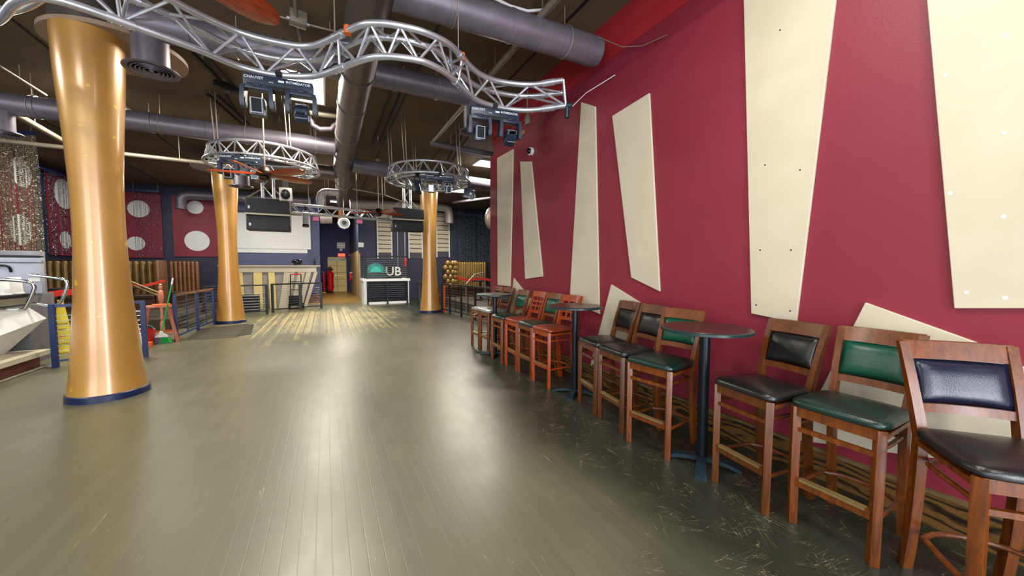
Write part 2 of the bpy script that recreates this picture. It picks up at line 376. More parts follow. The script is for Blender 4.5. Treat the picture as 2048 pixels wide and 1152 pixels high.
# door at the corridor end
dr = empty('door_1', (0, 0, 0)); tag(dr, kind='structure')
MB().b2((.16, 25.93, 0), (.20, 26, 2.16)).b2((1.16, 25.93, 0), (1.22, 26, 2.16)).b2((.16, 25.93, 2.1), (1.22, 26, 2.18)).build('door_frame', 'doorcream', dr, smooth=False)
dl = MB().b2((.2, 25.96, 0), (1.16, 25.995, 2.1))
dl.build('door_leaf', 'doorcream', dr, smooth=False)
g = MB()
for z in (.36, .78, 1.2, 1.62): g.b2((.2, 25.95, z), (1.16, 25.965, z + .03))
g.b2((.67, 25.95, 0), (.70, 25.965, 2.1)); g.build('door_groove', 'corrwall', dr, smooth=False)
g = MB().b2((.2, 25.94, 1.98), (1.16, 25.96, 2.08)); g.build('door_header', 'darkwood', dr, smooth=False)
g = MB().bar((.3, 25.93, 1.02), (1.05, 25.93, 1.02), .03).build('push_bar', 'brass', dr)

# ================================================================= LAMPS
def troffer(loc, size, label, power, rz=0):
    t = empty('ceiling_light', loc, rz, label, 'ceiling light', 'recessed ceiling lights')
    x, y = size
    f = MB().b2((-x / 2 - .03, -y / 2 - .03, -.05), (x / 2 + .03, -y / 2, 0)).b2((-x / 2 - .03, y / 2, -.05), (x / 2 + .03, y / 2 + .03, 0))
    f.b2((-x / 2 - .03, -y / 2, -.05), (-x / 2, y / 2, 0)).b2((x / 2, -y / 2, -.05), (x / 2 + .03, y / 2, 0)); f.build('frame', 'white', t, smooth=False)
    MB().b2((-x / 2, -y / 2, -.045), (x / 2, y / 2, -.01)).build('diffuser', 'lamp', t, smooth=False)
    a = area('ceiling_and_fill_beam', Vector(loc) + Vector((0, 0, -.08)), size, power, (1, .93, .78)); a.rotation_euler = (0, 0, rz)
troffer((-.25, 7.3, CEIL), (.6, 1.2), 'bright rectangular ceiling light behind the wavy truss', 150)
troffer((-3.62, 9.7, CEIL), (.6, 1.0), 'ceiling light glowing behind the nearest gold column', 190)
troffer((4.45, 10.2, CEIL), (.9, .6), 'bright ceiling light beside the far end of the red wall', 190)
troffer((4.7, 14.2, CEIL), (.9, .6), 'ceiling light behind the top of the farthest right column', 200)
troffer((-.15, 12.9, CEIL), (.6, .6), 'ceiling light glowing left of the big central duct', 190)
troffer((.6, 19.1, CEIL), (.6, .4), 'warm light just inside the corridor mouth', 260)
for x, y, p in ((-3.2, 2.2, 120), (1.1, 1.2, 90), (-5.6, 5.6, 110), (1.2, -1.6, 70), (-5.6, 15.2, 60), (-2.0, 15.8, 60), (6.6, 13.2, 70)):
    area('ceiling_and_fill_beam', (x, y, CEIL - .1), (1.2, .6), p, (1, .95, .85))  # unseen fill lights added to brighten the room, without fixtures
M_ = SC  # keep name

# ================================================================= COLUMNS
def column(loc, label):
    c = empty('hourglass_column', loc, 0, label, 'column', 'gold hourglass columns')
    prof = [(.345, .075), (.325, .2), (.31, .32), (.292, .56), (.269, .86), (.247, 1.15), (.232, 1.44), (.222, 1.73), (.217, 2.02), (.219, 2.31), (.226, 2.59), (.237, 2.88), (.252, 3.16), (.27, 3.44), (.285, 3.72), (.292, 3.95), (.298, 4.19)]
    MB().lathe(prof, n=64).build('shaft', 'column', c)
    MB().lathe([(.36, 0), (.36, .005), (.357, .07), (.345, .08)], n=64).build('base_skirt', 'skirt', c)
    nr = label.startswith('nearest'); rr = .65 if nr else .72
    MB().lathe([(rr, 4.19), (rr, 4.24)], (.14, .34, 0) if nr else (0, 0, 0), n=72).build('top_disc', 'disc' if nr else 'ductlight', c)
    MB().lathe([(.3, 4.24), (.3, CEIL - .005)], n=48).build('neck', 'ductdark', c)
    return c
column((-2.36, 6.12, 0), 'nearest gold hourglass column, with a round vent beside its top')
column((-2.38, 12.7, 0), 'gold hourglass column behind the black rubber mats')
column((3.2, 12.62, 0), 'gold hourglass column right of the teal sunburst sign')

# ================================================================= WALL PANELS
def panel(pts, label, t=.022, x=3.18, name='wall_panel'):
    ps = [at(u, v, x=x - t) if len((u, v)) == 2 else None for u, v in pts]
    ps = [Vector((x - t, p.y, min(p.z, 3.84))) for p in ps]
    o = MB().prism(ps, (t, 0, 0)).build(name, 'cream', None, False, label=label, cat='wall panel', group='cream angular boards on the red wall')
    bv = o.modifiers.new('bev', 'BEVEL'); bv.width = .004; bv.segments = 2
    return ps, o
panel([(994, 316), (1026, 298), (1020, 573), (995, 570)], 'narrow cream board at the far end of the red wall')
panel([(1040, 323), (1062, 323), (1085, 553), (1050, 558)], 'slim cream board leaning left beneath the small white camera')
panel([(1162, 204), (1190, 213), (1198, 628), (1139, 600)], 'tall cream board widening downward behind the middle round table')
panel([(1224, 232), (1298, 186), (1319, 583), (1262, 555)], 'cream board with slanted top and bottom, narrowing downward at mid wall')
_, big_a = panel([(1487, -40), (1682, -90), (1592, 646), (1502, 627)], 'very tall cream board above the navy and black stool, running out of frame')
_, big_b = panel([(1848, -60), (2150, -120), (2135, 617), (1908, 617)], 'largest cream board at the right edge of the photo')
panel([(1222, 569), (1300, 618), (1262, 700), (1180, 732)], 'low tilted cream board behind the three stools in the middle')
panel([(1730, 605), (1975, 693), (2160, 800), (2060, 930), (1850, 915), (1590, 880)], 'low tilted cream board behind the green stool at right')
panel([(1027, 556), (1062, 600), (1052, 622), (1019, 635)], 'low tilted cream board behind the farthest stools')
# screws are parts of their boards
for brd, r_, m_, L_ in ((big_a, .006, 'darkmetal', ((1520, 500), (1582, 500), (1512, 610), (1580, 622), (1530, 330), (1600, 340), (1560, 60))),
                        (big_b, .010, 'white', ((1890, 150), (2008, 265), (1900, 386), (2007, 433), (1932, 585), (2010, 596), (2010, 70)))):
    for u, v in L_:
        p = at(u, v, x=3.157); MB().tube([p, p + Vector((.003, 0, 0))], r_, 12).build('screw_cap', m_, brd)

# dome camera on red wall
p = at(1064, 303, x=3.18)
c = empty('security_camera', p, 0, 'small white dome camera high on the red wall', 'camera')
MB().tube([(0, 0, 0), (-.05, 0, 0)], .065, 24).build('housing', 'white', c)
MB().ball((-.05, 0, 0), .05, (1, 1, 1), 20).build('dome', 'lens', c)
# junction box with yellow sticker
p = at(1058, 240, x=3.235)
c = empty('junction_box', p, 0, 'small metal box with hanging wires on the red wall ledge', 'junction box')
MB().b2((-.06, -.05, -.08), (0, .05, .08), .005).build('box', 'pipe', c)
MB().tube([(-.03, 0, .08), (-.03, .01, .25), (-.03, 0, .5)], .012, 8).build('conduit', 'rod', c)
p = at(1043, 268, x=3.23)
MB().b2(p + Vector((-.012, -.13, -.035)), p + Vector((0, .1, .035))).build('sticker', 'strap', None, False, label='yellow warning tag stuck on the red wall ledge', cat='sticker')

# ================================================================= STOOLS
def cushion(w, d, z0, z1, cy, taper=.0, segs=10):
    """soft seat pad: domed top, rounded front corners"""
    b = MB(); n = 48; rings = []
    def outline(s, z):
        out = []
        for k in range(n):
            a = 2 * PI * k / n; ca, sa = math.cos(a), math.sin(a); e = .32
            x = math.copysign(abs(ca) ** e, ca) * w / 2 * s; y = math.copysign(abs(sa) ** e, sa) * d / 2 * s
            x *= 1 - taper * (y / d + .5); out.append(b.bm.verts.new((x, y + cy, z)))
        return out
    prof = [(.96, z0), (1.0, z0 + .008), (1.005, z0 + .02), (.985, z1 - .02), (.93, z1 - .01), (.8, z1 - .002), (.55, z1 + .006), (.25, z1 + .01)]
    rings = [outline(s, z) for s, z in prof]
    for a, c in zip(rings, rings[1:]):
        for k in range(n): b.bm.faces.new((a[k], a[(k + 1) % n], c[(k + 1) % n], c[k]))
    b.bm.faces.new(rings[0][::-1]); b.bm.faces.new(rings[-1]); return b
def back_y(z):      # rake of the back posts
    t = (z - .70) / .45
    return .19 + (.10 * t + .03 * t * t if t > 0 else .055 * ((.70 - z) / .70) ** 2)
def make_stool(wm, seatm, padm, style='pad', strip=True):
    t = empty('bar_stool', (0, 0, 0))
    for sx in (-1, 1):
        MB().bar((sx * .185, -.19, 0), (sx * .188, -.187, .71), .042, .042, .003).build('leg', wm, t)
        b = MB(); zs = [0, .12, .25, .4, .55, .7, .8, .9, 1.0, 1.08, 1.15]; prev = None
        for z in zs:
            xx = sx * (.165 + (.02 * max(0, z - .7) / .45)); wd = .036; dp = .05 if z < .75 else .05 - .02 * (z - .75) / .4
            y = back_y(z); r = [b.bm.verts.new((xx + i * wd / 2, y + j * dp / 2, z)) for i, j in ((-1, -1), (1, -1), (1, 1), (-1, 1))]
            if prev:
                for k in range(4): b.bm.faces.new((prev[k], prev[(k + 1) % 4], r[(k + 1) % 4], r[k]))
            else: b.bm.faces.new(r[::-1])
            prev = r
        b.bm.faces.new(prev); b.build('leg', wm, t)
    # seat apron
    a = MB().b2((-.19, -.205, .655), (.19, -.175, .712)).b2((-.17, .165, .655), (.17, .19, .712))
    for sx in (-1, 1): a.bar((sx * .188, -.19, .684), (sx * .165, .18, .684), .024, .056)
    a.build('seat_frame', wm, t, False)
    MB().b2((-.17, -.2, .565), (.17, -.178, .59)).build('front_rail', wm, t, False)
    fr = MB().b2((-.17, -.205, .235), (.17, -.172, .285)).build('footrest', wm, t, False)
    if strip: MB().b2((-.15, -.21, .284), (.15, -.176, .288)).b2((-.15, -.2085, .272), (.15, -.205, .288)).build('foot_plate', 'brass', fr, False)
    # bent side braces: two bows running from the front legs round behind
    for z in (.235, .60):
        pts = [(-.185, -.18, z)] + [(-.175 + .0 * i, -.18 + .33 * i / 5, z) for i in range(1, 5)]
        bow = [(-.185, -.18, z), (-.18, 0, z), (-.17, .12, z)] + [(-.15 * math.cos(a), .12 + .07 * math.sin(a), z) for a in [PI * q / 10 for q in range(1, 10)]] + [(.17, .12, z), (.18, 0, z), (.185, -.18, z)]
        MB().tube(bow, .012, 8).build('side_brace', wm, t)
    cushion(.45, .41, .712, .765, -.015, .08).build('seat', seatm, t)
    # back
    def slab(z0, z1, y_off, th, xw, curve=.02, n=12):
        b = MB(); R = []
        for k in range(n + 1):
            q = -1 + 2 * k / n; c = curve * (1 - q * q)
            R.append([b.bm.verts.new((q * xw, back_y(z) + c + y_off + s * th / 2, z)) for z, s in ((z0, -1), (z0, 1), (z1, 1), (z1, -1))])
        for p, r in zip(R, R[1:]):
            for k in range(4): b.bm.faces.new((p[k], p[(k + 1) % 4], r[(k + 1) % 4], r[k]))
        b.bm.faces.new(R[0]); b.bm.faces.new(R[-1][::-1]); return b
    slab(1.07, 1.155, 0, .03, .19).build('top_rail', wm, t)
    slab(.82, .86, 0, .026, .165).build('back_rail', wm, t)
    if style == 'pad':
        b = MB(); nx, nz = 12, 8; G = []
        for j in range(nz + 1):
            row = []; z = .862 + (.206) * j / nz; zz = 2 * j / nz - 1
            for i in range(nx + 1):
                q = -1 + 2 * i / nx; puff = .03 * (1 - abs(q) ** 5) * (1 - abs(zz) ** 5)
                row.append(b.bm.verts.new((q * .158, back_y(z) + .02 * (1 - q * q) - .008 - puff, z)))
            G.append(row)
        for j in range(nz):
            for i in range(nx): b.bm.faces.new((G[j][i], G[j][i + 1], G[j + 1][i + 1], G[j + 1][i]))
        o = b.build('back_pad', padm, t); so = o.modifiers.new('s', 'SOLIDIFY'); so.thickness = .02; so.offset = -1
        # normals point to +/-y, keep the body inside the frame
    elif style == 'lattice':
        for z in (.93, 1.0): slab(z - .012, z + .012, 0, .02, .165).build('back_slat', wm, t)
        for x in (-.055, .055):
            c = .02 * (1 - (x / .165) ** 2)
            MB().bar((x, back_y(.85) + c, .85), (x, back_y(1.08) + c, 1.08), .022, .02).build('back_spindle', wm, t, False)
    return t
R = math.radians
GS = 'bar stools along the red wall'
protos = {
 'green': make_stool('stoolwood', 'dgreenvinyl', 'greenvinyl'),
 'navy': make_stool('stoolwood', 'blackvinyl', 'bluevinyl'),
 'black': make_stool('stoolbrown', 'blackvinyl', 'blackvinyl'),
 'lattice': make_stool('stoolcherry', 'redvinyl', 'redvinyl', 'lattice'),
 'grey': make_stool('stoolwood', 'sheenvinyl', 'blackvinyl'),
}
used = set()
def stool(kind, x, y, deg, label):
    p = protos[kind]
    if kind in used: p = copy_tree(p)
    used.add(kind)
    p.location = (x, y, 0); p.rotation_euler = (0, 0, R(deg)); tag(p, label, 'bar stool', GS)
protos['navy'].scale = (1.08, 1.05, 1.0)
stool('navy', 2.565, .42, -47, 'nearest bar stool, navy padded back, turned toward the camera at the right edge')
stool('green', 2.67, .985, -90, 'bar stool with bright green back and dark green seat, second from the right edge')
stool('black', 2.62, 1.44, -98, 'bar stool with navy-black back and black seat, right of the nearest round table')
protos['black'].name = 'bar_stool'
stool('green', 2.57, 2.235, -82, 'bar stool with green back and dark seat, just left of the nearest round table')
stool('black', 2.63, 2.70, -98, 'black padded bar stool in the middle of the trio between two tables')
stool('black', 2.70, 3.13, -102, 'black padded bar stool farthest in the trio, right of the middle round table')
stool('lattice', 2.68, 4.11, -88, 'cherry lattice-back bar stool with red-brown seat, beside the middle table')
stool('green', 2.69, 4.555, -90, 'green-backed bar stool between the two cherry lattice-back stools')
stool('lattice', 2.70, 5.0, -91, 'cherry lattice-back bar stool with red seat, farther of the two')
stool('green', 2.66, 5.45, -90, 'green-backed bar stool in front of the farthest round table')
stool('grey', 2.77, 6.25, -90, 'bar stool with shiny seat beside the farthest table post')
stool('grey', 2.76, 6.67, -90, 'farthest bar stool in the row with shiny seat, by the black railing')

# ================================================================= ROUND TABLES
def make_table():
    t = empty('pub_table', (0, 0, 0))
    MB().lathe([(.31, 1.045), (.322, 1.048), (.322, 1.066), (.315, 1.07)], n=56).build('table_edge', 'tableedge', t)
    MB().lathe([(.313, 1.0705), (.31, 1.0735)], n=56).build('tabletop', 'tabletop', t)
    MB().lathe([(.038, .05), (.038, 1.03)], n=28).build('post', 'tealmetal', t)
    MB().lathe([(.05, .02), (.05, .05), (.04, .06)], n=28).build('hub', 'tealmetal', t)
    MB().b2((-.13, -.03, 1.02), (.13, .03, 1.045)).b2((-.03, -.13, 1.02), (.03, .13, 1.045)).build('top_bracket', 'tealmetal', t, False)
    for a in (35, 125, 215, 305):
        d = Vector((math.cos(R(a)), math.sin(R(a)), 0)); s = Vector((-d.y, d.x, 0)); b = MB(); prev = None
        for q, z1, w_ in ((.03, .06, .035), (.1, .058, .034), (.18, .048, .036), (.24, .03, .04), (.27, .018, .04)):
            r = [b.bm.verts.new(d * q + s * i * w_ + Vector((0, 0, zz))) for i, zz in ((-1, max(0, z1 - .03)), (1, max(0, z1 - .03)), (1, z1), (-1, z1))]
            if prev:
                for k in range(4): b.bm.faces.new((prev[k], prev[(k + 1) % 4], r[(k + 1) % 4], r[k]))
            else: b.bm.faces.new(r[::-1])
            prev = r
        b.bm.faces.new(prev); f = b.build('foot', 'tealfoot', t)
        MB().b2(d * .255 + Vector((-.012, -.012, 0)), d * .255 + Vector((.012, .012, .01))).build('glide', 'black', f, False)
    return t
tb = make_table(); GT = 'round pub tables along the red wall'
tb.location = (2.60, 1.86, 0); tag(tb, 'nearest tall round pub table with dark top and black post', 'table', GT)
dup(tb, (2.68, 3.63, 0), .1, 'middle tall round pub table, between the stool trio and lattice-back stools', GT)
dup(tb, (2.62, 5.87, 0), .3, 'farthest tall round pub table, its post among the shiny-seated stools', GT)

# ================================================================= DUCTS
def duct(name, pts, r, label, m='duct', seams=(), n=40, collar=.012, cat='duct'):
    t = empty(name, (0, 0, 0), 0, label, cat)
    MB().tube(pts, r, n).build('pipe', m, t)
    a, b = Vector(pts[0]), Vector(pts[-1]); d = (b - a)
    rr = r if not isinstance(r, (list, tuple)) else r[0]
    for s in seams:
        L = [Vector(p) for p in pts]
        i = min(int(s), len(L) - 2); p = L[i].lerp(L[i + 1], s - i); dd = (L[i + 1] - L[i]).normalized()
        r0 = r if not isinstance(r, (list, tuple)) else r[i] + (r[i + 1] - r[i]) * (s - i)
        MB().tube([p - dd * .02, p + dd * .02], r0 + collar, n).build('seam_band', m, t)
    return t
def hanger(parent, p, r, top=CEIL):
    p = Vector(p); b = MB(); ring = [p + Vector((0, math.cos(a) * (r + .008), math.sin(a) * (r + .008))) for a in [2 * PI * k / 20 for k in range(20)]]
    b.tube(ring, .006, 6, closed=True); b.tube([p + Vector((0, 0, r)), Vector((p.x, p.y, top))], .006, 6)
    b.build('hanger', 'rod', parent)
def hangerY(parent, p, r, top=CEIL):
    p = Vector(p); b = MB(); ring = [p + Vector((math.cos(a) * (r + .008), 0, math.sin(a) * (r + .008))) for a in [2 * PI * k / 20 for k in range(20)]]
    b.tube(ring, .006, 6, closed=True); b.tube([p + Vector((0, 0, r)), Vector((p.x, p.y, top))], .006, 6)
    b.build('hanger', 'rod', parent)
# central trunk duct
dct = duct('trunk_duct', [(.45, -3.9, 4.12), (.45, 2, 4.12), (.45, 6, 4.12), (.45, 9.3, 4.1), (.47, 10.3, 4.08), (.5, 11.5, 4.05), (.55, 13.5, 4.0), (.6, 15.6, 3.95)], [.21, .21, .21, .21, .22, .2, .17, .15],
           'big central air duct running away down the middle of the ceiling', 'ductdark', (1.3, 1.85, 2.15, 2.6, 3.02, 4.1, 5.2, 6.2))
MB().tube([(.6, 15.6, 3.95), (.6, 15.8, 3.9), (.6, 15.85, 3.6), (.58, 15.85, 3.3)], .1, 20).build('down_pipe', 'copper', dct)  # orange colour stands for warm light falling on the pipe
for y in (3.2, 7.6, 12.0): hangerY(dct, (.45 + max(0, y - 9.3) * .03, y, 4.12 - max(0, y - 9) * .04), .2)
# duct to the right wall
d2 = duct('branch_duct', [(.62, 3.86, 4.2), (1.7, 3.82, 4.2), (3.06, 3.76, 4.18)], .165, 'thick grey branch duct ending against the red wall above the truss', 'duct', (.55, 1.15, 1.4, 1.62, 1.9), collar=.006)
hanger(d2, (1.25, 3.84, 4.2), .165); hanger(d2, (2.6, 3.78, 4.19), .165)
d3 = duct('branch_duct', [(-1.85, 5.72, 4.28), (-.6, 5.74, 4.28), (.27, 5.75, 4.28)], .17, 'grey branch duct behind the wavy truss, left half toward the near column', 'duct', (.4, 1.2, 1.5))
hanger(d3, (-.9, 5.73, 4.28), .17)
d3b = duct('branch_duct', [(.63, 5.75, 4.28), (1.5, 5.75, 4.28), (2.08, 5.75, 4.28)], .16, 'grey branch duct behind the wavy truss, right half toward the red wall', 'duct', (.4, 1.2))
hanger(d3b, (1.6, 5.75, 4.28), .16)
d4 = duct('branch_duct', [(-7.2, 8.85, 4.08), (-3, 8.85, 4.08), (.26, 8.85, 4.08)], .165, 'long grey duct crossing behind the nearest gold column', 'duct', (.3, .62, .75, 1.1, 1.35, 1.75))
for x in (-4.1, -2.55, -1.3, -.1): hanger(d4, (x, 8.85, 4.08), .165)
d5 = duct('branch_duct', [(.64, 9.95, 4.02), (2, 10.2, 4.02), (8.4, 10.9, 4.0)], .17, 'grey duct running right behind the right ring truss', 'duct', (.6, 1.1))
hanger(d5, (2.6, 10.27, 4.02), .17)
d5b = duct('branch_duct', [(-2.05, 11.2, 4.05), (-1.0, 11.2, 4.05), (.3, 11.2, 4.05)], .18, 'dark duct behind the left ring truss', 'ductdark', (.5, 1.2))
hanger(d5b, (-.6, 11.2, 4.05), .2)
fd = duct('rear_duct', [at(362, 418, y=17.9), at(362, 398, y=17.9), at(368, 392, y=17.9), at(380, 390, y=17.9), at(620, 402, y=17.9)], .17, 'grey elbow duct dropping in front of the dotted panel', 'duct', (3.5,))
hanger(fd, at(440, 393, y=17.9), .17)
p0 = at(700, 408, y=17.6); p1 = at(880, 414, y=17.6); e = .2
fe = duct('rear_duct', [p0, p1, p1 + Vector((.28, 0, -.02)), p1 + Vector((.42, 0, -.14)), p1 + Vector((.45, 0, -.3)), p1 + Vector((.45, 0, -.75))], .2, 'pale grey elbow duct dropping over the rightmost slatted screen', 'ductlight', (.6,))
hanger(fe, p0.lerp(p1, .8), .2)
el = duct('elbow_duct', [(.42, 12.2, 3.73), (.12, 12.2, 3.73), (.02, 12.2, 3.71), (-.05, 12.2, 3.65), (-.08, 12.2, 3.55), (-.08, 12.2, 3.3)], .1, 'pale elbow duct turning down left of the central duct', 'ductlight', (4.3,))
hanger(el, (.15, 12.2, 3.73), .1)
# short beige stub near the corridor mouth
sb = duct('duct_stub', [at(640, 437, y=16.4), at(664, 437, y=16.4)], .2, 'short beige duct stub over the corridor mouth', 'ductlight')
hanger(sb, at(652, 437, y=16.4), .2)

def diffuser(loc, top, r, label):
    t = empty('air_diffuser', loc, 0, label, 'vent'); h = top - loc[2]
    MB().lathe([(r, .02), (r, h)], n=40).build('drop_pipe', 'duct', t)
    MB().lathe([(r, .03), (r * 1.25, .022), (r * 1.5, .012), (r * 1.52, 0), (r * 1.34, -.006), (r * 1.2, .002), (r * 1.15, .02)], n=48, cap=False).build('flange', 'duct', t)
    for q in (1.0, .78, .57, .36):
        MB().lathe([(r * q, -.002), (r * (q + .09), -.01), (r * (q + .1), 0), (r * (q + .02), .014), (r * q, -.002)], n=48, cap=False).build('louver_ring', 'duct', t)
    MB().lathe([(r * .13, -.008), (r * .16, .012)], n=24).build('louver_hub', 'duct', t)
    MB().lathe([(r * 1.1, .02), (r * 1.1, .03)], n=32).build('throat', 'black', t)
    return t
diffuser((-1.72, 5.78, 3.78), 4.2, .165, 'round ceiling vent with ring louvers beside the nearest gold column')
diffuser((2.2, 5.78, 3.72), 4.18, .15, 'round drop vent behind the right light bar')
diffuser((-1.78, 11.2, 3.5), 3.92, .17, 'round drop vent beside the middle column top')
p = at(-8, 262, y=8.85); diffuser((p.x + .05, 8.85, 3.62), 3.95, .15, 'pale drop vent at the left edge above the bead curtain')

# pipes on the ceiling
def pipe(name, pts, r, label, m='pipe', hang=(), cat='pipe'):
    t = empty(name, (0, 0, 0), 0, label, cat); MB().tube(pts, r, 14).build('run', m, t)
    for h in hang: MB().tube([h, (h[0], h[1], CEIL)], .007, 6).build('hanger', 'rod', t)
    return t
pipe('sprinkler_pipe', [(2.2, -1, 4.32), (2.2, 8.35, 4.3)], .035, 'long sprinkler pipe parallel to the red wall', 'pipe', ((2.2, 2.4, 4.32), (2.2, 4.9, 4.32), (2.2, 7.2, 4.32)))
pipe('sprinkler_pipe', [(2.16, 8.2, 4.25), (4.6, 8.35, 4.22)], .06, 'purple-grey crosswise pipe joined to the sprinkler pipe end', 'duct', ((2.6, 8.22, 4.25), (4.0, 8.3, 4.24)))
pipe('conduit', [(2.32, -1, 4.38), (2.3, 5.9, 4.38), (2.24, 7.0, 4.36)], .018, 'thin pale conduit beside the sprinkler pipe', 'pipe', ((2.3, 5.5, 4.38),))
pipe('sprinkler_pipe', [(-7.2, 10.9, 3.98), (-2.3, 11.15, 3.98)], .045, 'pale pipe crossing behind the columns at left', 'pipe', ((-4.5, 11.03, 3.98), (-2.9, 11.1, 3.98)))
pipe('sprinkler_pipe', [at(20, 222, y=9.0), at(140, 290, y=10.6)], .05, 'slanting pale pipe above the silver bead curtain', 'pipe', (at(70, 250, y=9.6),))
pipe('conduit', [at(0, 132, z=4.4), at(92, 190, z=4.4)], .018, 'thin conduit slanting down at the upper left', 'pipe', (at(40, 157, z=4.4),))
pipe('conduit', [at(262, 243, y=9.4), at(300, 262, y=9.4), at(420, 280, y=9.4), at(440, 288, y=9.4)], .014, 'thin white conduit under the long left duct', 'white', (at(300, 262, y=9.4), at(440, 288, y=9.4)))
pipe('conduit', [at(560, 33, z=4.5), at(600, 45, z=4.5), at(668, 62, z=4.5)], .012, 'thin conduit running from the grey junction box to the truss', 'pipe', (at(660, 60, z=4.5),))
pipe('conduit', [at(588, -20, z=4.52), at(593, 35, z=4.52), at(600, 80, z=4.52)], .022, 'pale conduit crossing the junction box above the truss', 'pipe', (at(588, 0, z=4.52),))
pipe('cable', [at(985, -5, z=4.45), at(1020, 12, z=4.42), at(1055, 22, z=4.42), at(1085, 20, z=4.45)], .016, 'white cable looping over the branch duct', 'white', (at(1085, 20, z=4.45), at(985, -5, z=4.45)), 'cable')
pipe('cable', [(2.9, 3.72, 4.35), at(1245, 94, x=3.15), at(1285, 92, x=3.2), at(1334, 70, x=3.22)], .004, 'thin pale wire sagging from the branch duct to the red wall', 'rod', (), 'cable')
pipe('conduit', [at(618, 224, y=8.2), at(640, 228, y=8.2), at(676, 232, y=8.2)], .05, 'short pale pipe elbow left of the central duct', 'pipe', (at(618, 224, y=8.2),))
pipe('conduit', [at(622, 235, y=8.4), at(626, 250, y=8.4), at(640, 258, y=8.4), at(662, 258, y=8.4), at(672, 246, y=8.4), at(678, 232, y=8.4)], .045, 'grey looping pipe under the short pale elbow', 'duct', (at(622, 236, y=8.4),))
pipe('conduit', [at(705, 378, y=12), at(770, 390, y=12), at(818, 408, y=11)], .02, 'thin pale conduit right of the central duct', 'pipe', (at(770, 390, y=12),))
pipe('sprinkler_pipe', [at(905, 405, y=16), at(985, 395, y=13)], .05, 'grey pipe slanting above the dark bead curtain', 'duct', (at(950, 400, y=14.3),))
p = at(596, 42, z=4.5)
c = empty('junction_box', p, .2, 'grey electrical box on the ceiling behind the red fan blade', 'junction box')
MB().b2((-.09, -.06, -.05), (.09, .06, .1), .006).build('box', 'pipe', c); MB().tube([(-.12, 0, 0), (.12, 0, 0)], .02, 10).build('coupling', 'alu', c)
# slotted steel channels hung below the ceiling
for i, (a, b, lab) in enumerate(((( 398, 108), (462, 175), 'paired steel channel left of the left light bar'), ((425, 190), (490, 248), 'dark steel channel under the left light bar'), ((800, 170), (752, 288), 'dark steel channel right of the central duct'),
                                 ((545, 150), (560, 250), 'steel channel under the bright ceiling light'), ((938, 265), (900, 320), 'dark channel above the right ring truss'))):
    a3, b3 = at(*a, z=4.5), at(*b, z=4.5); t = empty('steel_channel', (0, 0, 0), 0, lab, 'steel channel', 'slotted steel channels under the ceiling')
    s = (b3 - a3).normalized().cross(Vector((0, 0, 1))) * .07
    for q in (-1, 1): MB().bar(a3 + s * q, b3 + s * q, .04, .04).build('channel', 'darkmetal', t, False)
    for k_ in (.1, .9): MB().bar(a3.lerp(b3, k_), a3.lerp(b3, k_) + Vector((0, 0, CEIL - 4.5)), .02).build('hanger', 'rod', t, False)
p = at(808, 158, z=4.42); c = empty('beam_clamp', p, 0, 'black clamp cluster hanging under the ceiling right of the central duct', 'clamp')
MB().b2((-.16, -.04, 0), (-.05, .05, .08)).b2((.05, -.04, -.02), (.17, .05, .07)).build('jaw', 'black', c, False); MB().b2((-.05, -.03, -.06), (.05, .03, .1)).build('body', 'darkmetal', c, False)
MB().tube([(0, 0, .1), (0, 0, .2)], .01, 8).build('stem', 'rod', c)
p = at(452, 178, z=4.42); c = empty('beam_clamp', p, .5, 'black clamp cluster hanging under the ceiling left of the left light bar', 'clamp')
MB().b2((-.16, -.04, 0), (-.05, .05, .08)).b2((.05, -.04, -.02), (.17, .05, .07)).build('jaw', 'black', c, False); MB().b2((-.05, -.03, -.06), (.05, .03, .1)).build('body', 'darkmetal', c, False)
MB().tube([(0, 0, .1), (0, 0, .2)], .01, 8).build('stem', 'rod', c)

# ================================================================= TRUSSES
def cr(pts, n=10, closed=False):
    """Catmull-Rom through points"""
    P = [Vector(p) for p in pts]; out = []; N = len(P)
    for i in range(N if closed else N - 1):
        a, b, c, d = (P[(i - 1) % N] if closed or i > 0 else P[0]), P[i], P[(i + 1) % N], (P[(i + 2) % N] if closed or i + 2 < N else P[-1])
        for k in range(n):
            t = k / n; out.append(.5 * ((2 * b) + (c - a) * t + (2 * a - 5 * b + 4 * c - d) * t * t + (3 * b - a - 3 * c + d) * t ** 3))
    if not closed: out.append(P[-1])
    return out
def lacing(parent, A, B, step, r=.011, closed=False):
    b = MB(); i = 0; N = len(A); flip = False; idx = list(range(0, N, step))
    if not closed and idx[-1] != N - 1: idx[-1] = N - 1
    if closed: idx.append(0)
    for p, q in zip(idx, idx[1:]):
        m_ = A if not flip else B; o = B if not flip else A
        b.tube([m_[p], o[q]], r, 7, cap=False); flip = not flip
    return b.build('lacing', 'alu', parent)
# wavy truss: measured centre lines of its three chords
zt, zb = 3.7, 3.455
topn = [(-2.95, 4.95), (-2.40, 4.55), (-2.0, 4.12), (-1.66, 3.84), (-1.24, 3.93), (-.907, 4.171), (-.648, 4.308), (-.334, 4.33), (-.077, 4.255), (.139, 3.99), (.334, 3.70), (.49, 3.59), (.657, 3.547), (.88, 3.538), (1.145, 3.621), (1.38, 3.83), (1.617, 4.00), (1.881, 4.048), (2.235, 3.953), (2.526, 3.69)]
topf = [(-2.70, 5.12), (-2.2, 4.72), (-1.85, 4.33), (-1.60, 4.12), (-1.28, 4.20), (-.967, 4.44), (-.713, 4.62), (-.365, 4.65), (-.04, 4.50), (.16, 4.22), (.36, 3.93), (.52, 3.80), (.70, 3.75), (.88, 3.74), (1.081, 3.79), (1.30, 4.0), (1.60, 4.23), (1.90, 4.31), (2.33, 4.24), (2.70, 3.945)]
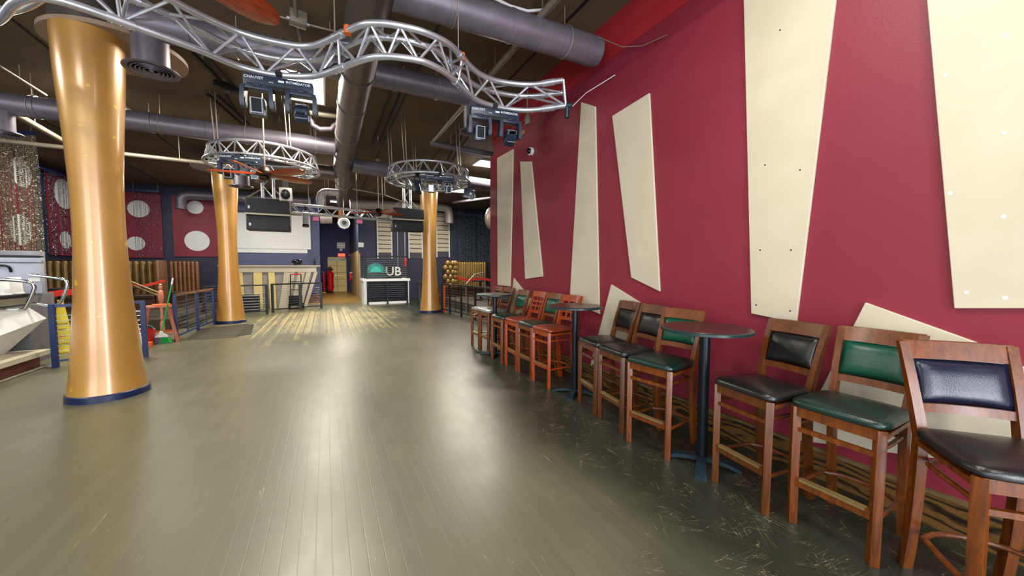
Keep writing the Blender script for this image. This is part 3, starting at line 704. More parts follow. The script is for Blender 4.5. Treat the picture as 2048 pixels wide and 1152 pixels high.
bot = [(-2.8, 5.02), (-2.26, 4.52), (-1.93, 4.10), (-1.68, 3.96), (-1.28, 4.12), (-.94, 4.29), (-.69, 4.45), (-.40, 4.48), (-.07, 4.35), (.15, 4.10), (.36, 3.80), (.52, 3.66), (.68, 3.60), (.88, 3.58), (1.12, 3.68), (1.36, 3.90), (1.62, 4.10), (1.90, 4.16), (2.27, 4.08), (2.61, 3.76)]
wt = empty('wavy_truss', (0, 0, 0), 0, 'large wavy silver truss snaking across the upper part of the photo', 'truss')
TA, TB_, TC = (cr([(x, y, z) for x, y in L], 8) for L, z in ((topn, zt), (topf, zt), (bot, zb)))
for L in (TA, TB_, TC): MB().tube(L, .03, 16).build('chord', 'alu', wt)
lacing(wt, TA, TB_, 7, .013); lacing(wt, TA, TC, 6, .013); lacing(wt, TB_, TC, 6, .013)
for L in (TA, TB_, TC):
    for i in (30, 73, 118, 148):
        d = (L[i + 1] - L[i]).normalized(); b = MB(); b.tube([L[i] - d * .075, L[i] + d * .075], .037, 14)
        for s_ in (-.05, 0, .05): b.tube([L[i] + d * s_ - Vector((0, 0, .04)), L[i] + d * s_ + Vector((0, 0, .04))], .006, 6)
        b.build('coupler', 'alu', wt)
for i in (0, 30, 73, 118, len(TA) - 1):
    b = MB(); b.tube([TA[i], TB_[i]], .014, 8).tube([TB_[i], TC[i]], .014, 8).tube([TC[i], TA[i]], .014, 8); b.build('end_brace', 'alu', wt)
for i in (32, 72, 116): MB().tube([TA[i], TA[i] + Vector((.0, 0, CEIL - zt))], .006, 6).build('hanging_wire', 'rod', wt)
# end sleeve with clamp
e_ = TC[-1]; MB().tube([e_, e_ + Vector((.06, -.02, .01))], .033, 14).tube([e_ + Vector((.02, 0, 0)), e_ + Vector((.02, 0, -.14))], .03, 12).build('end_clamp', 'tealfoot', wt)
for i, z_ in ((76, .03), (118, .03)):
    MB().tube([TA[i] + Vector((0, 0, z_ - .06)), TA[i] + Vector((0, 0, z_ + .01))], .034, 12).build('orange_tie', 'orange', wt)
pipe('safety_cable', [e_ + Vector((.08, -.03, 0)), at(1172, 186, x=3.05), at(1230, 150, x=3.17)], .005, 'white safety cable from the wavy truss end to the red wall', 'white', (), 'cable')
# power cables lying in the truss
cb = MB()
for (i0, i1, dz) in ((52, 84, .035), (100, 122, .04)):
    cb.tube([TC[i].lerp(TB_[i], .12 + .06 * math.sin(i)) + Vector((0, 0, dz * abs(math.sin(i * .9)))) for i in range(i0, i1)], .008, 6)
cb.build('power_cable', 'black', None, label='black power cables woven through the wavy truss', cat='cable')

def ring_truss(cx, cy, z, Rr, label):
    t = empty('ring_truss', (cx, cy, z), 0, label, 'truss', 'round lighting trusses'); n = 96
    def circ(r, z): return [Vector((r * math.cos(2 * PI * k / n), r * math.sin(2 * PI * k / n), z)) for k in range(n)]
    A, B, C_ = circ(Rr * .93, .25), circ(Rr, 0), circ(Rr * .76, 0)
    for L in (A, B, C_): MB().tube(L, .024, 12, closed=True).build('chord', 'alu', t)
    lacing(t, A, B, 3, .011, True); lacing(t, A, C_, 3, .011, True); lacing(t, B, C_, 3, .011, True)
    for a in (20, 100, 160, 220, 300):
        p = Vector((Rr * .93 * math.cos(R(a)), Rr * .93 * math.sin(R(a)), .25))
        MB().tube([p, Vector((p.x - .04, p.y, CEIL - z))], .007, 6).tube([p + Vector((.05, 0, 0)), Vector((p.x + .03, p.y, CEIL - z))], .007, 6).build('hanging_rod', 'rod', t)
    return t
RING2 = Vector((2.17, 8.5, 3.47)); RING1 = Vector((-1.0, 8.85, 3.5))
ring_truss(*RING2, .93, 'round silver ring truss at right with two hanging moving lights')
ring_truss(*RING1, .95, 'round silver ring truss at left behind the wooden ceiling fan')

# ================================================================= MOVING LIGHT BARS
def light_bar(loc, rz, label, wr=True, tilt=(.15, -.15), scale=1.0, top=.1, roll=0):
    t = empty('moving_light_bar', loc, rz, label, 'stage light', 'twin moving-head light bars')
    t.rotation_euler = (0, roll, rz)
    t.scale = (scale,) * 3
    b = MB().box((0, 0, 0), (.60, .1, .11), None, .012); bar_ = b.build('bar', 'fixture', t)
    MB().b2((-.27, -.052, -.045), (.27, -.05, -.035)).b2((-.1, -.05, -.075), (.1, .05, -.045)).build('lower_tray', 'black', bar_, False)
    MB().b2((-.02, -.035, .04), (.02, .035, .085)).tube([(0, .035, top), (0, -.035, top)], .034, 14).build('clamp', 'black', t, False)
    if wr:
        text('maker_lettering', 'CHAUVET', .036, 'text', bar_, frame((-.21, -.0512, .02), *FACE_CAM), .0012, .0004)
        text('model_lettering', 'INTIMIDATOR', .034, 'text', bar_, frame((.17, -.0512, .02), *FACE_CAM), .0012, .0004)
        text('input_lettering', 'DMX', .018, 'text', bar_, frame((-.065, -.0505, -.005), *FACE_CAM), .0012)
        MB().b2((-.005, -.052, .008), (.045, -.05, .026)).build('rating_label', 'text', bar_, False)
    for x, tl, yaw in ((-.19, tilt[0], 0), (.19, tilt[1], 0)):
        y = empty('head_yoke', (x, 0, -.06)); y.parent = t; y.scale = (1.3,) * 3
        bs = MB().lathe([(.05, 0), (.055, .01), (.05, .02)], n=24)
        for s in (-1, 1):
            bs.prism([Vector((s * .075, -.045, .0)), Vector((s * .075, .045, .0)), Vector((s * .08, .05, -.1)), Vector((s * .08, .03, -.15)), Vector((s * .08, -.03, -.15)), Vector((s * .08, -.05, -.1))], (s * .028, 0, 0))
            bs.tube([(s * .075, 0, -.115), (s * .112, 0, -.115)], .034, 20)
        bs.box((0, 0, -.005), (.17, .08, .03), None, .006); o = bs.build('yoke', 'fixture', y)
        rot = Matrix.Rotation(tl, 3, 'X')
        h = MB(); prof = [(.046, -.1), (.05, -.06), (.052, 0), (.045, .05), (.03, .075)]
        h.box((0, 0, -.03), (.1, .1, .13), rot, .018); q = Vector((0, 0, -.115))
        bmesh.ops.translate(h.bm, vec=q, verts=h.bm.verts[:]); hh = h.build('head', 'fixture', y)
        f = MB()
        for s in (-1, 1):
            f.box((s * .036, -.053, -.03), (.006, .006, .11), rot); f.box((0, -.053, -.03 + s * .052), (.078, .006, .006), rot)
        bmesh.ops.translate(f.bm, vec=q, verts=f.bm.verts[:]); f.build('lens_frame', 'lensrim', hh, False)
        g_ = MB().box((0, -.051, -.03), (.07, .004, .1), rot); bmesh.ops.translate(g_.bm, vec=q, verts=g_.bm.verts[:]); g_.build('lens', 'lens', hh, False)
    return t
def near(L, u, v):
    """vertex of a chord seen nearest a picture point"""
    best = None
    for p in L:
        d = p - Vector((0, 0, EYE)); f = d.dot(fw)
        if f <= 0: continue
        e = (1024 + F * d.dot(rt) / f - u) ** 2 + (576 - F * d.dot(up) / f - v) ** 2
        if best is None or e < best[0]: best = (e, p)
    return best[1]
cl = near(TC, 556, 150); light_bar((cl.x, cl.y, cl.z - .1), -.08, 'twin moving-head light bar under the left bend of the wavy truss', True, (.1, -.9), 1.0, .1)
cl = near(TC, 992, 212); light_bar((cl.x, cl.y, cl.z - .1), -.12, 'twin moving-head light bar under the right end of the wavy truss', True, (.1, .9), 1.0, .1)
p = at(480, 330, y=8.0); light_bar(RING1 + Vector((-.24, -.9, -.1)), -.15, 'moving-head light bar on the left ring truss, partly behind the fan blades', True, (.2, .2), 1.05)
light_bar(RING2 + Vector((-.02, -.92, -.1)), -.15, 'moving-head light bar on the front of the right ring truss', True, (.2, .2), .95)

def par_can(loc, rz, label, m='black', scale=1.0, face=None, top=.1):
    t = empty('spotlight', loc, rz, label, 'spotlight'); t.scale = (scale,) * 3
    MB().tube([(0, 0, 0), (0, -.02, -.11), (0, -.04, -.2)], [.035, .045, .05], 16).build('body', m, t)
    MB().tube([(0, -.038, -.19), (0, -.044, -.225)], [.052, .056], 16).build('barrel', 'black', t)
    MB().b2((-.055, -.03, -.1), (-.045, 0, .06)).b2((.045, -.03, -.1), (.055, 0, .06)).b2((-.055, -.03, .05), (.055, 0, .06)).build('bracket', m, t, False)
    MB().tube([(0, -.015, .05), (0, -.015, top)], .01, 8).tube([(-.02, -.015, top), (.02, -.015, top)], .035, 12).build('clamp', 'black', t)
    return t
par_can(RING2 + Vector((-.42, -.62, -.13)), .3, 'slim dark spotlight hanging at the left of the right ring truss', 'fixture', 1.25)
# square flood on ring 2
q = RING2 + Vector((.78, -.46, -.08)); t = empty('flood_light', q, -.35, 'small square grey flood light on the right side of the right ring truss', 'stage light')
MB().box((0, 0, -.2), (.24, .09, .2), Matrix.Rotation(.2, 3, 'Y'), .01).build('body', 'fixture', t)
MB().tube([(.045, -.046, -.2), (.045, -.052, -.2)], .028, 20).build('badge', 'lensrim', t)
MB().b2((-.02, -.02, -.1), (.02, .02, .05)).tube([(-.02, 0, .06), (.02, 0, .06)], .034, 12).build('clamp', 'black', t, False)
text('lettering', 'CHAUVET', .03, 'text', t, frame((-.04, -.047, -.27), (1, 0, -.2), (.2, 0, 1)), .001, .0004)

# ================================================================= CEILING FANS
def fan(hub, rot, label, span=.78, droop=0):
    t = empty('ceiling_fan', hub, rot, label, 'ceiling fan', 'wooden propeller ceiling fans')
    MB().lathe([(.02, .12), (.06, .1), (.1, .05), (.12, .02), (.12, -.03), (.09, -.05)], n=32).build('motor', 'fanmotor', t)
    MB().lathe([(.05, -.05), (.075, -.06), (.075, -.09), (.05, -.11), (.02, -.115)], n=28).build('hub_cap', 'fanmotor', t)
    MB().lathe([(.012, .1), (.012, CEIL - hub[2])], n=12).build('down_rod', 'rod', t)
    MB().lathe([(.07, CEIL - hub[2] - .05), (.075, CEIL - hub[2])], n=24).build('canopy', 'rod', t)
    for k in range(5):
        b = MB(); a = rot + k * PI * .4; prev = None; sec = []
        for q, wd, tw in ((.1, .06, -.5), (.18, .09, -.48), (.3, .16, -.42), (.45, .205, -.36), (.6, .205, -.3), (.7, .17, -.27), (.75, .12, -.26), (.775, .05, -.25)):
            r_ = q / .775 * span; Lr = []
            for s, zz in ((-1, 0), (-.5, .012), (.5, .012), (1, 0), (.5, -.012), (-.5, -.012)):
                y = s * wd / 2; Lr.append(b.bm.verts.new((r_, y * math.cos(tw) - zz * math.sin(tw), -.01 + y * math.sin(tw) + zz * math.cos(tw))))
            if prev:
                for i in range(6): b.bm.faces.new((prev[i], prev[(i + 1) % 6], Lr[(i + 1) % 6], Lr[i]))
            else: b.bm.faces.new(Lr[::-1])
            prev = Lr
        b.bm.faces.new(prev)
        o = b.build('blade', 'blade', t); o.rotation_euler = (0, 0, k * PI * .4)
        MB().bar((.06, 0, 0), (.2, 0, -.002), .03, .01).build('blade_iron', 'fanmotor', o, False)
    return t
fan((-.85, 7.4, 3.08), R(175), 'carved wooden ceiling fan in front of the left ring truss')
fan(tuple(at(757, 425, z=3.1)), R(10), 'small-looking far ceiling fan with orange-brown blades under the straight truss')
tip = at(553, 42, z=3.1); hub = Vector((tip.x - .6, tip.y - .57, 3.1))
fan(tuple(hub), math.atan2(tip.y - hub.y, tip.x - hub.x), 'near ceiling fan showing one glossy red-brown blade at the top edge', .83)

# ================================================================= STRAIGHT TRUSS AND SPEAKERS
def straight_truss(name, a, b, s, label, div, group=None, chord=.022):
    a, b = Vector(a), Vector(b); t = empty(name, (0, 0, 0), 0, label, 'truss', group); d = (b - a).normalized()
    u_ = Vector((0, 0, 1)) if abs(d.z) < .9 else Vector((1, 0, 0)); v_ = d.cross(u_).normalized()
    offs = (u_ * s / 2 - v_ * s / 2, u_ * s / 2 + v_ * s / 2, -u_ * s / 2 - v_ * s / 2, -u_ * s / 2 + v_ * s / 2)
    L = [[a + o + (b - a) * k / div for k in range(div + 1)] for o in offs]
    for l in L: MB().tube([l[0], l[-1]], chord, 12).build('chord', 'alu', t)
    for i, j in ((0, 2), (1, 3), (0, 1), (2, 3)): lacing(t, L[i], L[j], 1, .01)
    return t
sa, sb_ = at(584, 417, y=11.6), at(783, 434, y=12.1)
st = straight_truss('straight_truss', sa, sb_, .22, 'straight silver truss spanning between the two hanging speaker clusters', 14)
for u in (.15, .3, .62, .9):
    p = sa.lerp(sb_, u) + Vector((0, 0, .11)); MB().tube([p, Vector((p.x, p.y, CEIL))], .008, 6).build('hanging_wire', 'rod', st)
def speaker_cluster(c, rz, wdt, hgt, label, tilt=.12):
    t = empty('hanging_speaker', c, rz, label, 'loudspeaker', 'hanging double loudspeakers')
    for k_, (z0, z1, y0) in enumerate(((.02, hgt / 2, -.02), (-hgt / 2, -.02, .06))):
        b = MB().b2((-wdt / 2, -.22 + y0, z0), (wdt / 2, .22 + y0, z1), .015); s_ = b.build('cabinet', 'black', t)
        MB().b2((-wdt / 2 + .03, -.226 + y0, z0 + .03), (wdt / 2 - .03, -.219 + y0, z1 - .03)).build('grille', 'black', s_, False)
        MB().b2((-wdt / 2 + .06, -.232 + y0, z0 + .1), (-wdt / 2 + .1, -.225 + y0, z0 + .17)).build('badge', 'lensrim', s_, False)
    MB().b2((-wdt / 2 - .01, -.24, -.02), (wdt / 2 + .01, .24, .02)).build('divider_rail', 'rod', t, False)
    for s in (-1, 1):
        MB().b2((s * wdt / 2 - .01, -.03, -hgt / 3), (s * wdt / 2 + .025, .03, hgt / 2)).build('side_bracket', 'rod', t, False)
        MB().tube([(s * wdt / 2, 0, hgt / 2), (s * .1, 0, hgt / 2 + .28)], .01, 6).tube([(s * wdt / 2 - .08, .1, hgt / 2), (s * .1, 0, hgt / 2 + .3)], .008, 6).build('bridle', 'rod', t)
    return t
cL = at(538, 431, y=11.3); speaker_cluster(cL, .0, at(581, 431, y=11.3).x - at(495, 431, y=11.3).x, .78, 'black double loudspeaker hung in front of the white projection screen')
vl = straight_truss('vertical_truss', cL + Vector((0, 0, .42)), (cL.x, cL.y, CEIL), .24, 'short vertical truss holding the left loudspeaker', 4, 'vertical hanging trusses')
cR = at(815, 441, y=11.9); speaker_cluster(cR, .0, at(845, 441, y=11.9).x - at(784, 441, y=11.9).x, .68, 'navy-black double loudspeaker hung left of the right column')
vr = straight_truss('vertical_truss', cR + Vector((0, 0, .36)), (cR.x, cR.y, CEIL), .2, 'short vertical truss holding the right loudspeaker', 4, 'vertical hanging trusses')
p = sa.lerp(sb_, .12) + Vector((0, -.13, -.14)); par_can(p, 0, 'grey spotlight under the straight truss in front of the screen', 'ductlight', 1.5)
for u, lab in ((at(632, 430, y=11.7), 'small lamp with pink face under the straight truss, left one'), (at(719, 436, y=11.9), 'small lamp with pink face under the straight truss, right one')):
    t = empty('wash_light', u, 0, lab, 'spotlight')
    MB().b2((-.085, .0, -.17), (.085, .1, -.04), .005).build('body', 'black', t)
    MB().b2((-.08, -.006, -.16), (.08, .002, -.05)).build('face', 'pink', t, False)
    MB().b2((-.09, .02, -.1), (-.08, .04, .06)).b2((.08, .02, -.1), (.09, .04, .06)).b2((-.09, .02, .05), (.09, .04, .07)).build('bracket', 'black', t, False)
p = at(596, 386, y=9.4) ; t = empty('scanner_light', RING1 + Vector((.28, .6, -.25)), 0, 'black moving scanner light with pale frame under the left ring truss', 'stage light')
MB().b2((-.12, -.02, -.28), (.12, .1, .0), .01).build('frame', 'ductlight', t); MB().ball((0, -.05, -.15), .09, (1, .9, 1.2)).build('head', 'black', t)
MB().b2((-.05, 0, 0), (.05, .08, .22)).build('clamp', 'black', t, False)
# round nozzle over the corridor
p = at(688, 447, y=13.6); t = empty('nozzle_housing', p, 0, 'pale round nozzle hanging over the corridor entrance', 'vent')
MB().tube([(0, -.12, 0), (0, .2, .02)], [.19, .2], 8).build('housing', 'ductlight', t, False)
MB().tube([(0, -.16, 0), (0, -.11, 0)], .175, 32).build('rim', 'white', t); MB().tube([(0, -.165, 0), (0, -.155, 0)], .145, 32).build('bowl', 'steel', t)
MB().tube([(0, -.17, 0), (0, -.16, 0)], .075, 24).build('centre', 'lens', t); MB().tube([(0, .05, .15), (0, .05, 3.84 - p.z)], .012, 8).build('hanging_rod', 'rod', t)

# ================================================================= REAR WALL FEATURES
def dotted(name, rect, dots, label, plane):
    """maroon board with white discs, rect as two picture corners"""
    ax, val = plane; t = .03
    ps = [at(u, v, **{ax: val}) for u, v in rect]
    o = MB()
    zz = [p.z for p in ps]
    if ax == 'y':
        xs = [p.x for p in ps]; c = Vector((sum(xs) / 2, val - t / 2, sum(zz) / 2)); root = empty(name, (c.x, val, c.z), 0, label, 'wall panel', 'maroon boards with white discs')
        o.box((0, -t / 2, 0), (abs(xs[1] - xs[0]), t, abs(zz[1] - zz[0]))).build('board', 'maroon', root, False)
        for u, v, rpx in dots:
            p = at(u, v, y=val); r = (at(u + rpx, v, y=val) - p).length * .96
            MB().tube([(p.x - c.x, -t, p.z - c.z), (p.x - c.x, -t - .012, p.z - c.z)], r, 48).build('disc', 'white', root, False)
    else:
        ys = [p.y for p in ps]; c = Vector((val, sum(ys) / 2, sum(zz) / 2)); root = empty(name, c, 0, label, 'wall panel', 'maroon boards with white discs')
        o.box((t / 2, 0, 0), (t, abs(ys[1] - ys[0]), abs(zz[1] - zz[0]))).build('board', 'maroon', root, False)
        for u, v, rpx in dots:
            p = at(u, v, x=val); r = (at(u, v + rpx, x=val) - p).length
            MB().tube([(t, p.y - c.y, p.z - c.z), (t + .012, p.y - c.y, p.z - c.z)], r, 48).build('disc', 'white', root, False)
    return root
dotted('dotted_panel', ((200, 380), (328, 516)), ((278, 418, 23), (273, 487, 19), (222, 450, 20)), 'maroon board with white discs right of the nearest gold column', ('y', 18.47))
dotted('dotted_panel', ((343, 390), (470, 514)), ((391, 415, 17), (395, 482, 26), (452, 440, 20)), 'maroon board with white discs left of the middle gold column', ('y', 18.47))
dotted('dotted_panel', ((88, 335), (150, 512)), ((124, 388, 29), (128, 480, 17)), 'maroon board with discs on the left wall behind beads', ('x', -7.27))
dotted('dotted_panel', ((-30, 262), (74, 505)), ((38, 460, 31), (38, 345, 29)), 'maroon board with discs at the far left edge behind silver beads', ('x', -7.27))
# projection screen
a, b_ = at(468, 424, y=18.40), at(622, 499, y=18.40); t = empty('projection_screen', (0, 0, 0), 0, 'white projection screen on the rear wall above the flared bar', 'screen')
MB().b2((a.x, 18.42, b_.z), (b_.x, 18.45, a.z)).build('screen_sheet', 'white', t, False); MB().b2((a.x, 18.45, b_.z - .17), (b_.x - .14, 18.47, a.z)).build('backing_sheet', 'white', t, False)
MB().b2((a.x, 18.4, a.z), (b_.x, 18.48, a.z + .08)).build('housing', 'railblack', t, False)
# flared slatted bar
bx0, bx1 = -3.35, -.3; by = 16.3
t = empty('flared_bar', (0, 0, 0), 0, 'cream flared slatted bar with overhanging top beneath the screen', 'bar')
MB().b2((bx0, by - .1, 1.57), (bx1 + .14, by + .55, 1.61)).build('counter_top', 'cream', t, False)
MB().b2((bx0, by - .02, 1.36), (bx1, by + .5, 1.57)).build('top_fascia', 'cream', t, False)
MB().prism([Vector((bx0, by + .22, 0)), Vector((bx1 - .55, by + .22, 0)), Vector((bx1 - .12, by + .1, 1.36)), Vector((bx0, by + .1, 1.36))], (0, .28, 0)).build('back_panel', 'ductlight', t, False)
xs = [(-3.2, -3.2, .2), (-2.78, -2.80, .28), (-2.22, -2.2, .26), (-1.76, -1.78, .2), (-1.42, -1.2, .34), (-1.1, -.8, .22), (-.9, -.56, .16), (-.72, -.32, .12)]
for q, (xb, xt, wd) in enumerate(xs):
    MB().prism([Vector((xb - wd / 2, by + .05, 0)), Vector((xb + wd / 2, by + .05, 0)), Vector((xt + wd / 2, by, 1.36)), Vector((xt - wd / 2, by, 1.36))], (0, .18, 0)).build('slat_board', 'doorcream' if q in (1, 2, 3) else 'cream', t, False)
# things on the bar
p = Vector((-.95, by + .1, 1.61)); t = empty('helmet', p, 0, 'shiny black helmet-shaped item on the right end of the flared bar', 'helmet')
MB().ball((0, 0, .13), .17, (1.1, .9, .7)).build('shell', 'lens', t); MB().b2((-.12, -.12, 0), (.16, .12, .06), .02).build('base', 'black', t)
p = Vector((-.36, by + .2, 1.61)); t = empty('bottle', p, 0, 'small black bottle at the right end of the flared bar', 'bottle')
MB().lathe([(.04, 0), (.042, .15), (.03, .19), (.018, .2), (.018, .26)], n=18).build('body', 'black', t); MB().lathe([(.02, .25), (.02, .28)], n=16).build('cap', 'darkmetal', t)
# louvered black crate stack in front of the bar
a = at(498, 622, z=0); t = empty('louvered_crate', (a.x, 15.6, 0), 0, 'black louvered vent crate standing in front of the bar', 'crate')
MB().b2((-.33, -.1, 0), (.33, .2, .58)).build('body', 'black', t, False)
for z in (.04, .14, .24, .34, .44, .53): MB().box((0, -.12, z + .02), (.66, .05, .015), Matrix.Rotation(.5, 3, 'X')).build('louver', 'steel', t, False)
# hand truck
a = at(596, 617, z=0); t = empty('hand_truck', (a.x - .06, 15.85, 0), -.1, 'black hand truck with red handle leaning by the bar', 'hand truck')
for s in (-1, 1): MB().tube([(s * .18, 0, .12), (s * .18, .12, .8), (s * .17, .16, 1.28)], .018, 10).build('upright', 'black', t)
MB().tube([(-.17, .16, 1.28), (.17, .16, 1.28)], .022, 10).build('handle', 'red', t)
MB().b2((-.2, -.16, .1), (.22, .0, .5), .02).build('load_box', 'black', t); MB().b2((-.22, -.2, .02), (.22, .04, .035)).build('toe_plate', 'darkmetal', t)
for s in (-1, 1): MB().tube([(s * .2, .1, .1), (s * .25, .1, .1)], .1, 24).build('wheel', 'black', t)
for z in (.4, .7, 1.0): MB().tube([(-.18, .12 * z + .02, z), (.18, .12 * z + .02, z)], .012, 8).build('crossbar', 'black', t)

# ================================================================= RAILINGS
def railing(pts, label, m, h=.98, wires=8, toprail=None, post=.05, mids=True, bottom=.1, group='cable railings', wirer=.004):
    t = empty('cable_railing', (0, 0, 0), 0, label, 'railing', group)
    P = [Vector((x, y, 0)) for x, y in pts]
    for p in P: MB().b2(p - Vector((post / 2, post / 2, 0)), p + Vector((post / 2, post / 2, h))).build('post', m, t, False)
    for a, b in zip(P, P[1:]):
        Z = Vector((0, 0, 1)); d = (b - a).normalized() * post / 2; a2, b2 = a + d, b - d
        MB().bar(a2 + Z * (h - .025), b2 + Z * (h - .025), .05, .045).build('top_rail', toprail or m, t, False)
        MB().bar(a2 + Z * bottom, b2 + Z * bottom, .03, .03).build('bottom_rail', m, t, False)
        wz = MB()
        for k in range(wires):
            z = bottom + (h - .1 - bottom) * (k + 1) / (wires + 1); wz.tube([a2 + Z * z, b2 + Z * z], wirer, 6)
        wz.build('cable_set', 'wire', t)
        if mids: MB().bar((a + b) / 2 + Z * bottom, (a + b) / 2 + Z * (h - .05), .02, .02).build('mid_picket', m, t, False)
    return t
railing([(-3.72, 8.15), (-2.78, 8.43)], 'blue cable railing hidden partly by the nearest column', 'railblue', .97, 9, post=.06, mids=False)
railing([(-2.80, 9.99), (-2.76, 11.3), (-2.70, 12.5)], 'blue cable railing with wooden top rail beside the middle column', 'railblue', .98, 9, 'railwood', post=.055)
def at0(u, v): p = at(u, v, z=0); return (p.x, p.y)
railing([(-3.3, 14.2), (-1.73, 14.42)], 'black cable barrier in front of the bar, left section', 'railblack', .98, 8, mids=False, post=.07)
railing([at0(546, 625), at0(601, 620), at0(643, 617)], 'black cable barrier in front of the bar, right section', 'railblack', .98, 8, mids=False, post=.08)
railing([(3.58, 12.5), (3.68, 11.9), (3.80, 11.1), (3.92, 10.2), (4.0, 8.4), (4.0, 7.45)], 'black cable railing from the right column toward the red wall', 'railblack', .98, 8, post=.05)
railing([(3.45, 15.6), (3.05, 13.2)], 'short black railing left of the right gold column', 'railblack', 1.0, 8, mids=False, post=.06)
MB().b2((3.62, 12.3, 0), (3.66, 12.48, .9)).build('warning_board', 'orange', None, False, label='orange upright board behind the black railing beside the right column', cat='board')

# ================================================================= DJ BOOTH
t = empty('dj_booth', (0, 0, 0), 0, 'white framed booth with black louvered panels and cable rail on top', 'booth')
x0, x1, y0, y1, zt_ = 1.40, 3.22, 16.3, 17.5, 1.06
MB().b2((x0, y0, .0), (x1, y1, .1)).build('plinth', 'white', t, False)
MB().b2((x0 - .03, y0 - .02, zt_ - .1), (x1 + .05, y1, zt_)).build('counter_top', 'white', t, False)
MB().b2((x0, y0, .1), (x0 + .12, y1, zt_ - .1)).b2((x1 - .06, y0, .1), (x1, y1, zt_ - .1)).b2((x0, y1 - .05, .1), (x1, y1, zt_ - .1)).build('frame', 'white', t, False)
MB().b2((x0 + .12, y0 + .06, .14), (x1 - .06, y0 + .1, zt_ - .1)).build('infill', 'black', t, False)
for a, b in ((x0 + .14, 2.28), (2.36, x1 - .1)):
    lv = MB()
    for k_ in range(7): lv.box(((a + b) / 2, y0 + .035, .3 + k_ * .085), (b - a, .05, .014), Matrix.Rotation(.4, 3, 'X'))
    lv.build('louver_panel', 'greyblue', t, False)
for x in (x0 + .14, 2.32, x1 - .08): MB().b2((x - .03, y0 - .06, 0), (x + .03, y0 - .01, zt_ - .1)).build('rail_post', 'railblack', t, False)
MB().b2((x0 + .12, y0 - .04, .16), (x1 - .06, y0 - .01, .2)).build('lower_rail', 'railblack', t, False)
for a, b in (((x0 + .12, y0 + .05), (x1 - .03, y0 + .05)), ((x0 + .05, y0 + .1), (x0 + .05, y1 - .05))):
    A, B = Vector((*a, 0)), Vector((*b, 0)); Z = Vector((0, 0, 1))
    MB().bar(A + Z * 2.0, B + Z * 2.0, .05).build('top_rail', 'railblack', t, False)
    for q in (A, B): MB().bar(q + Z * zt_, q + Z * 2.0, .05).build('upper_post', 'railblack', t, False)
    ww = MB()
    for k_ in range(10): ww.tube([A + Z * (zt_ + .08 + k_ * .085), B + Z * (zt_ + .08 + k_ * .085)], .005, 6)
    ww.build('cable_set', 'wire', t)
MB().bar((2.33, y0 + .05, zt_), (2.33, y0 + .05, 2.0), .025).build('mid_picket', 'railblack', t, False)
# sunburst sign
c = at(752, 544, y=y0 + .16); t = empty('sunburst_sign', (c.x, y0 + .16, zt_), 0, 'teal half-sunburst sign with letters behind the booth rail', 'sign')
sc_ = (at(770, 544, y=y0 + .16).x - c.x) ; zb_ = c.z - zt_
MB().prism([Vector((-sc_, 0, 0)), Vector((sc_ * 1.12, 0, 0)), Vector((sc_ * 1.12, 0, .3))] + [Vector((math.cos(a) * sc_ * 1.12, 0, zb_ - .02 + math.sin(a) * sc_ * 1.1)) for a in [PI * k / 16 for k in range(17)]], (0, .02, 0)).build('backing', 'dgreenvinyl', t, False)
MB().prism([Vector((math.cos(a) * sc_ * .55, -.01, zb_ + math.sin(a) * sc_ * .62)) for a in [PI * k / 16 for k in range(17)]], (0, .012, 0)).build('half_sun', 'teal', t, False)
ry = MB()
for k in range(17):
    a = PI * (k + .0) / 16; d = Vector((math.cos(a), 0, math.sin(a))); n_ = Vector((-d.z, 0, d.x))
    ry.prism([Vector((0, -.012, zb_)) + d * sc_ * .52 + n_ * .011 * s for s in (-1, 1)][::1] + [Vector((0, -.012, zb_)) + d * sc_ * 1.05 + n_ * .016 * s for s in (1, -1)], (0, .012, 0))
ry.build('rays', 'teal', t, False)
t2 = empty('letter_sign', (2.0, 0, zt_), 0, 'black and white block letters beside the teal sunburst', 'sign')
cu = at(779, 541, y=y0 + .16)
MB().b2((cu.x - 2.0 - .15, y0 + .165, 0), (cu.x - 2.0 + .5, y0 + .18, .52)).build('backing', 'black', t2, False)
text('letters', 'UB', .52, 'white', t2, frame((cu.x - 2.0 + .16, y0 + .16, .29), *FACE_CAM), .003, .008)
# slatted screens on the rear wall
def slats(r, label, n, m='cream', legs=.25):
    a, b = at(*r[0], y=18.4), at(*r[1], y=18.4); x0, x1 = a.x, b.x; z1, z0 = a.z, b.z
    t = empty('slatted_screen', (0, 0, 0), 0, label, 'wall screen', 'slatted screens on the rear wall')
    for x in (x0, x1 - .05): MB().b2((x, 18.4, z0 - legs), (x + .05, 18.46, z1)).build('side_rail', 'white', t, False)
    MB().b2((x0, 18.46, z0 - legs), (x1, 18.5, z1)).build('backing', 'greyblue', t, False)
    h = (z1 - z0) / n
    for k in range(n): MB().b2((x0 + .05, 18.42, z0 + k * h + .04), (x1 - .05, 18.46, z0 + (k + 1) * h)).build('slat', m, t, False)
slats(((753, 428), (785, 507)), 'slatted cream screen above the booth, left one', 9)
slats(((816, 425), (846, 507)), 'slatted cream screen behind the right loudspeaker', 9)
slats(((872, 425), (900, 505)), 'slatted cream screen right of the right gold column', 9)
MB().b2((3.45, 18.42, 2.0), (3.5, 18.5, 4.2)).b2((3.12, 18.45, 1.2), (3.16, 18.5, 4.2)).build('wall_conduit', 'steel', None, False, label='pale vertical strips on the rear wall between two slatted screens', cat='trim strip')
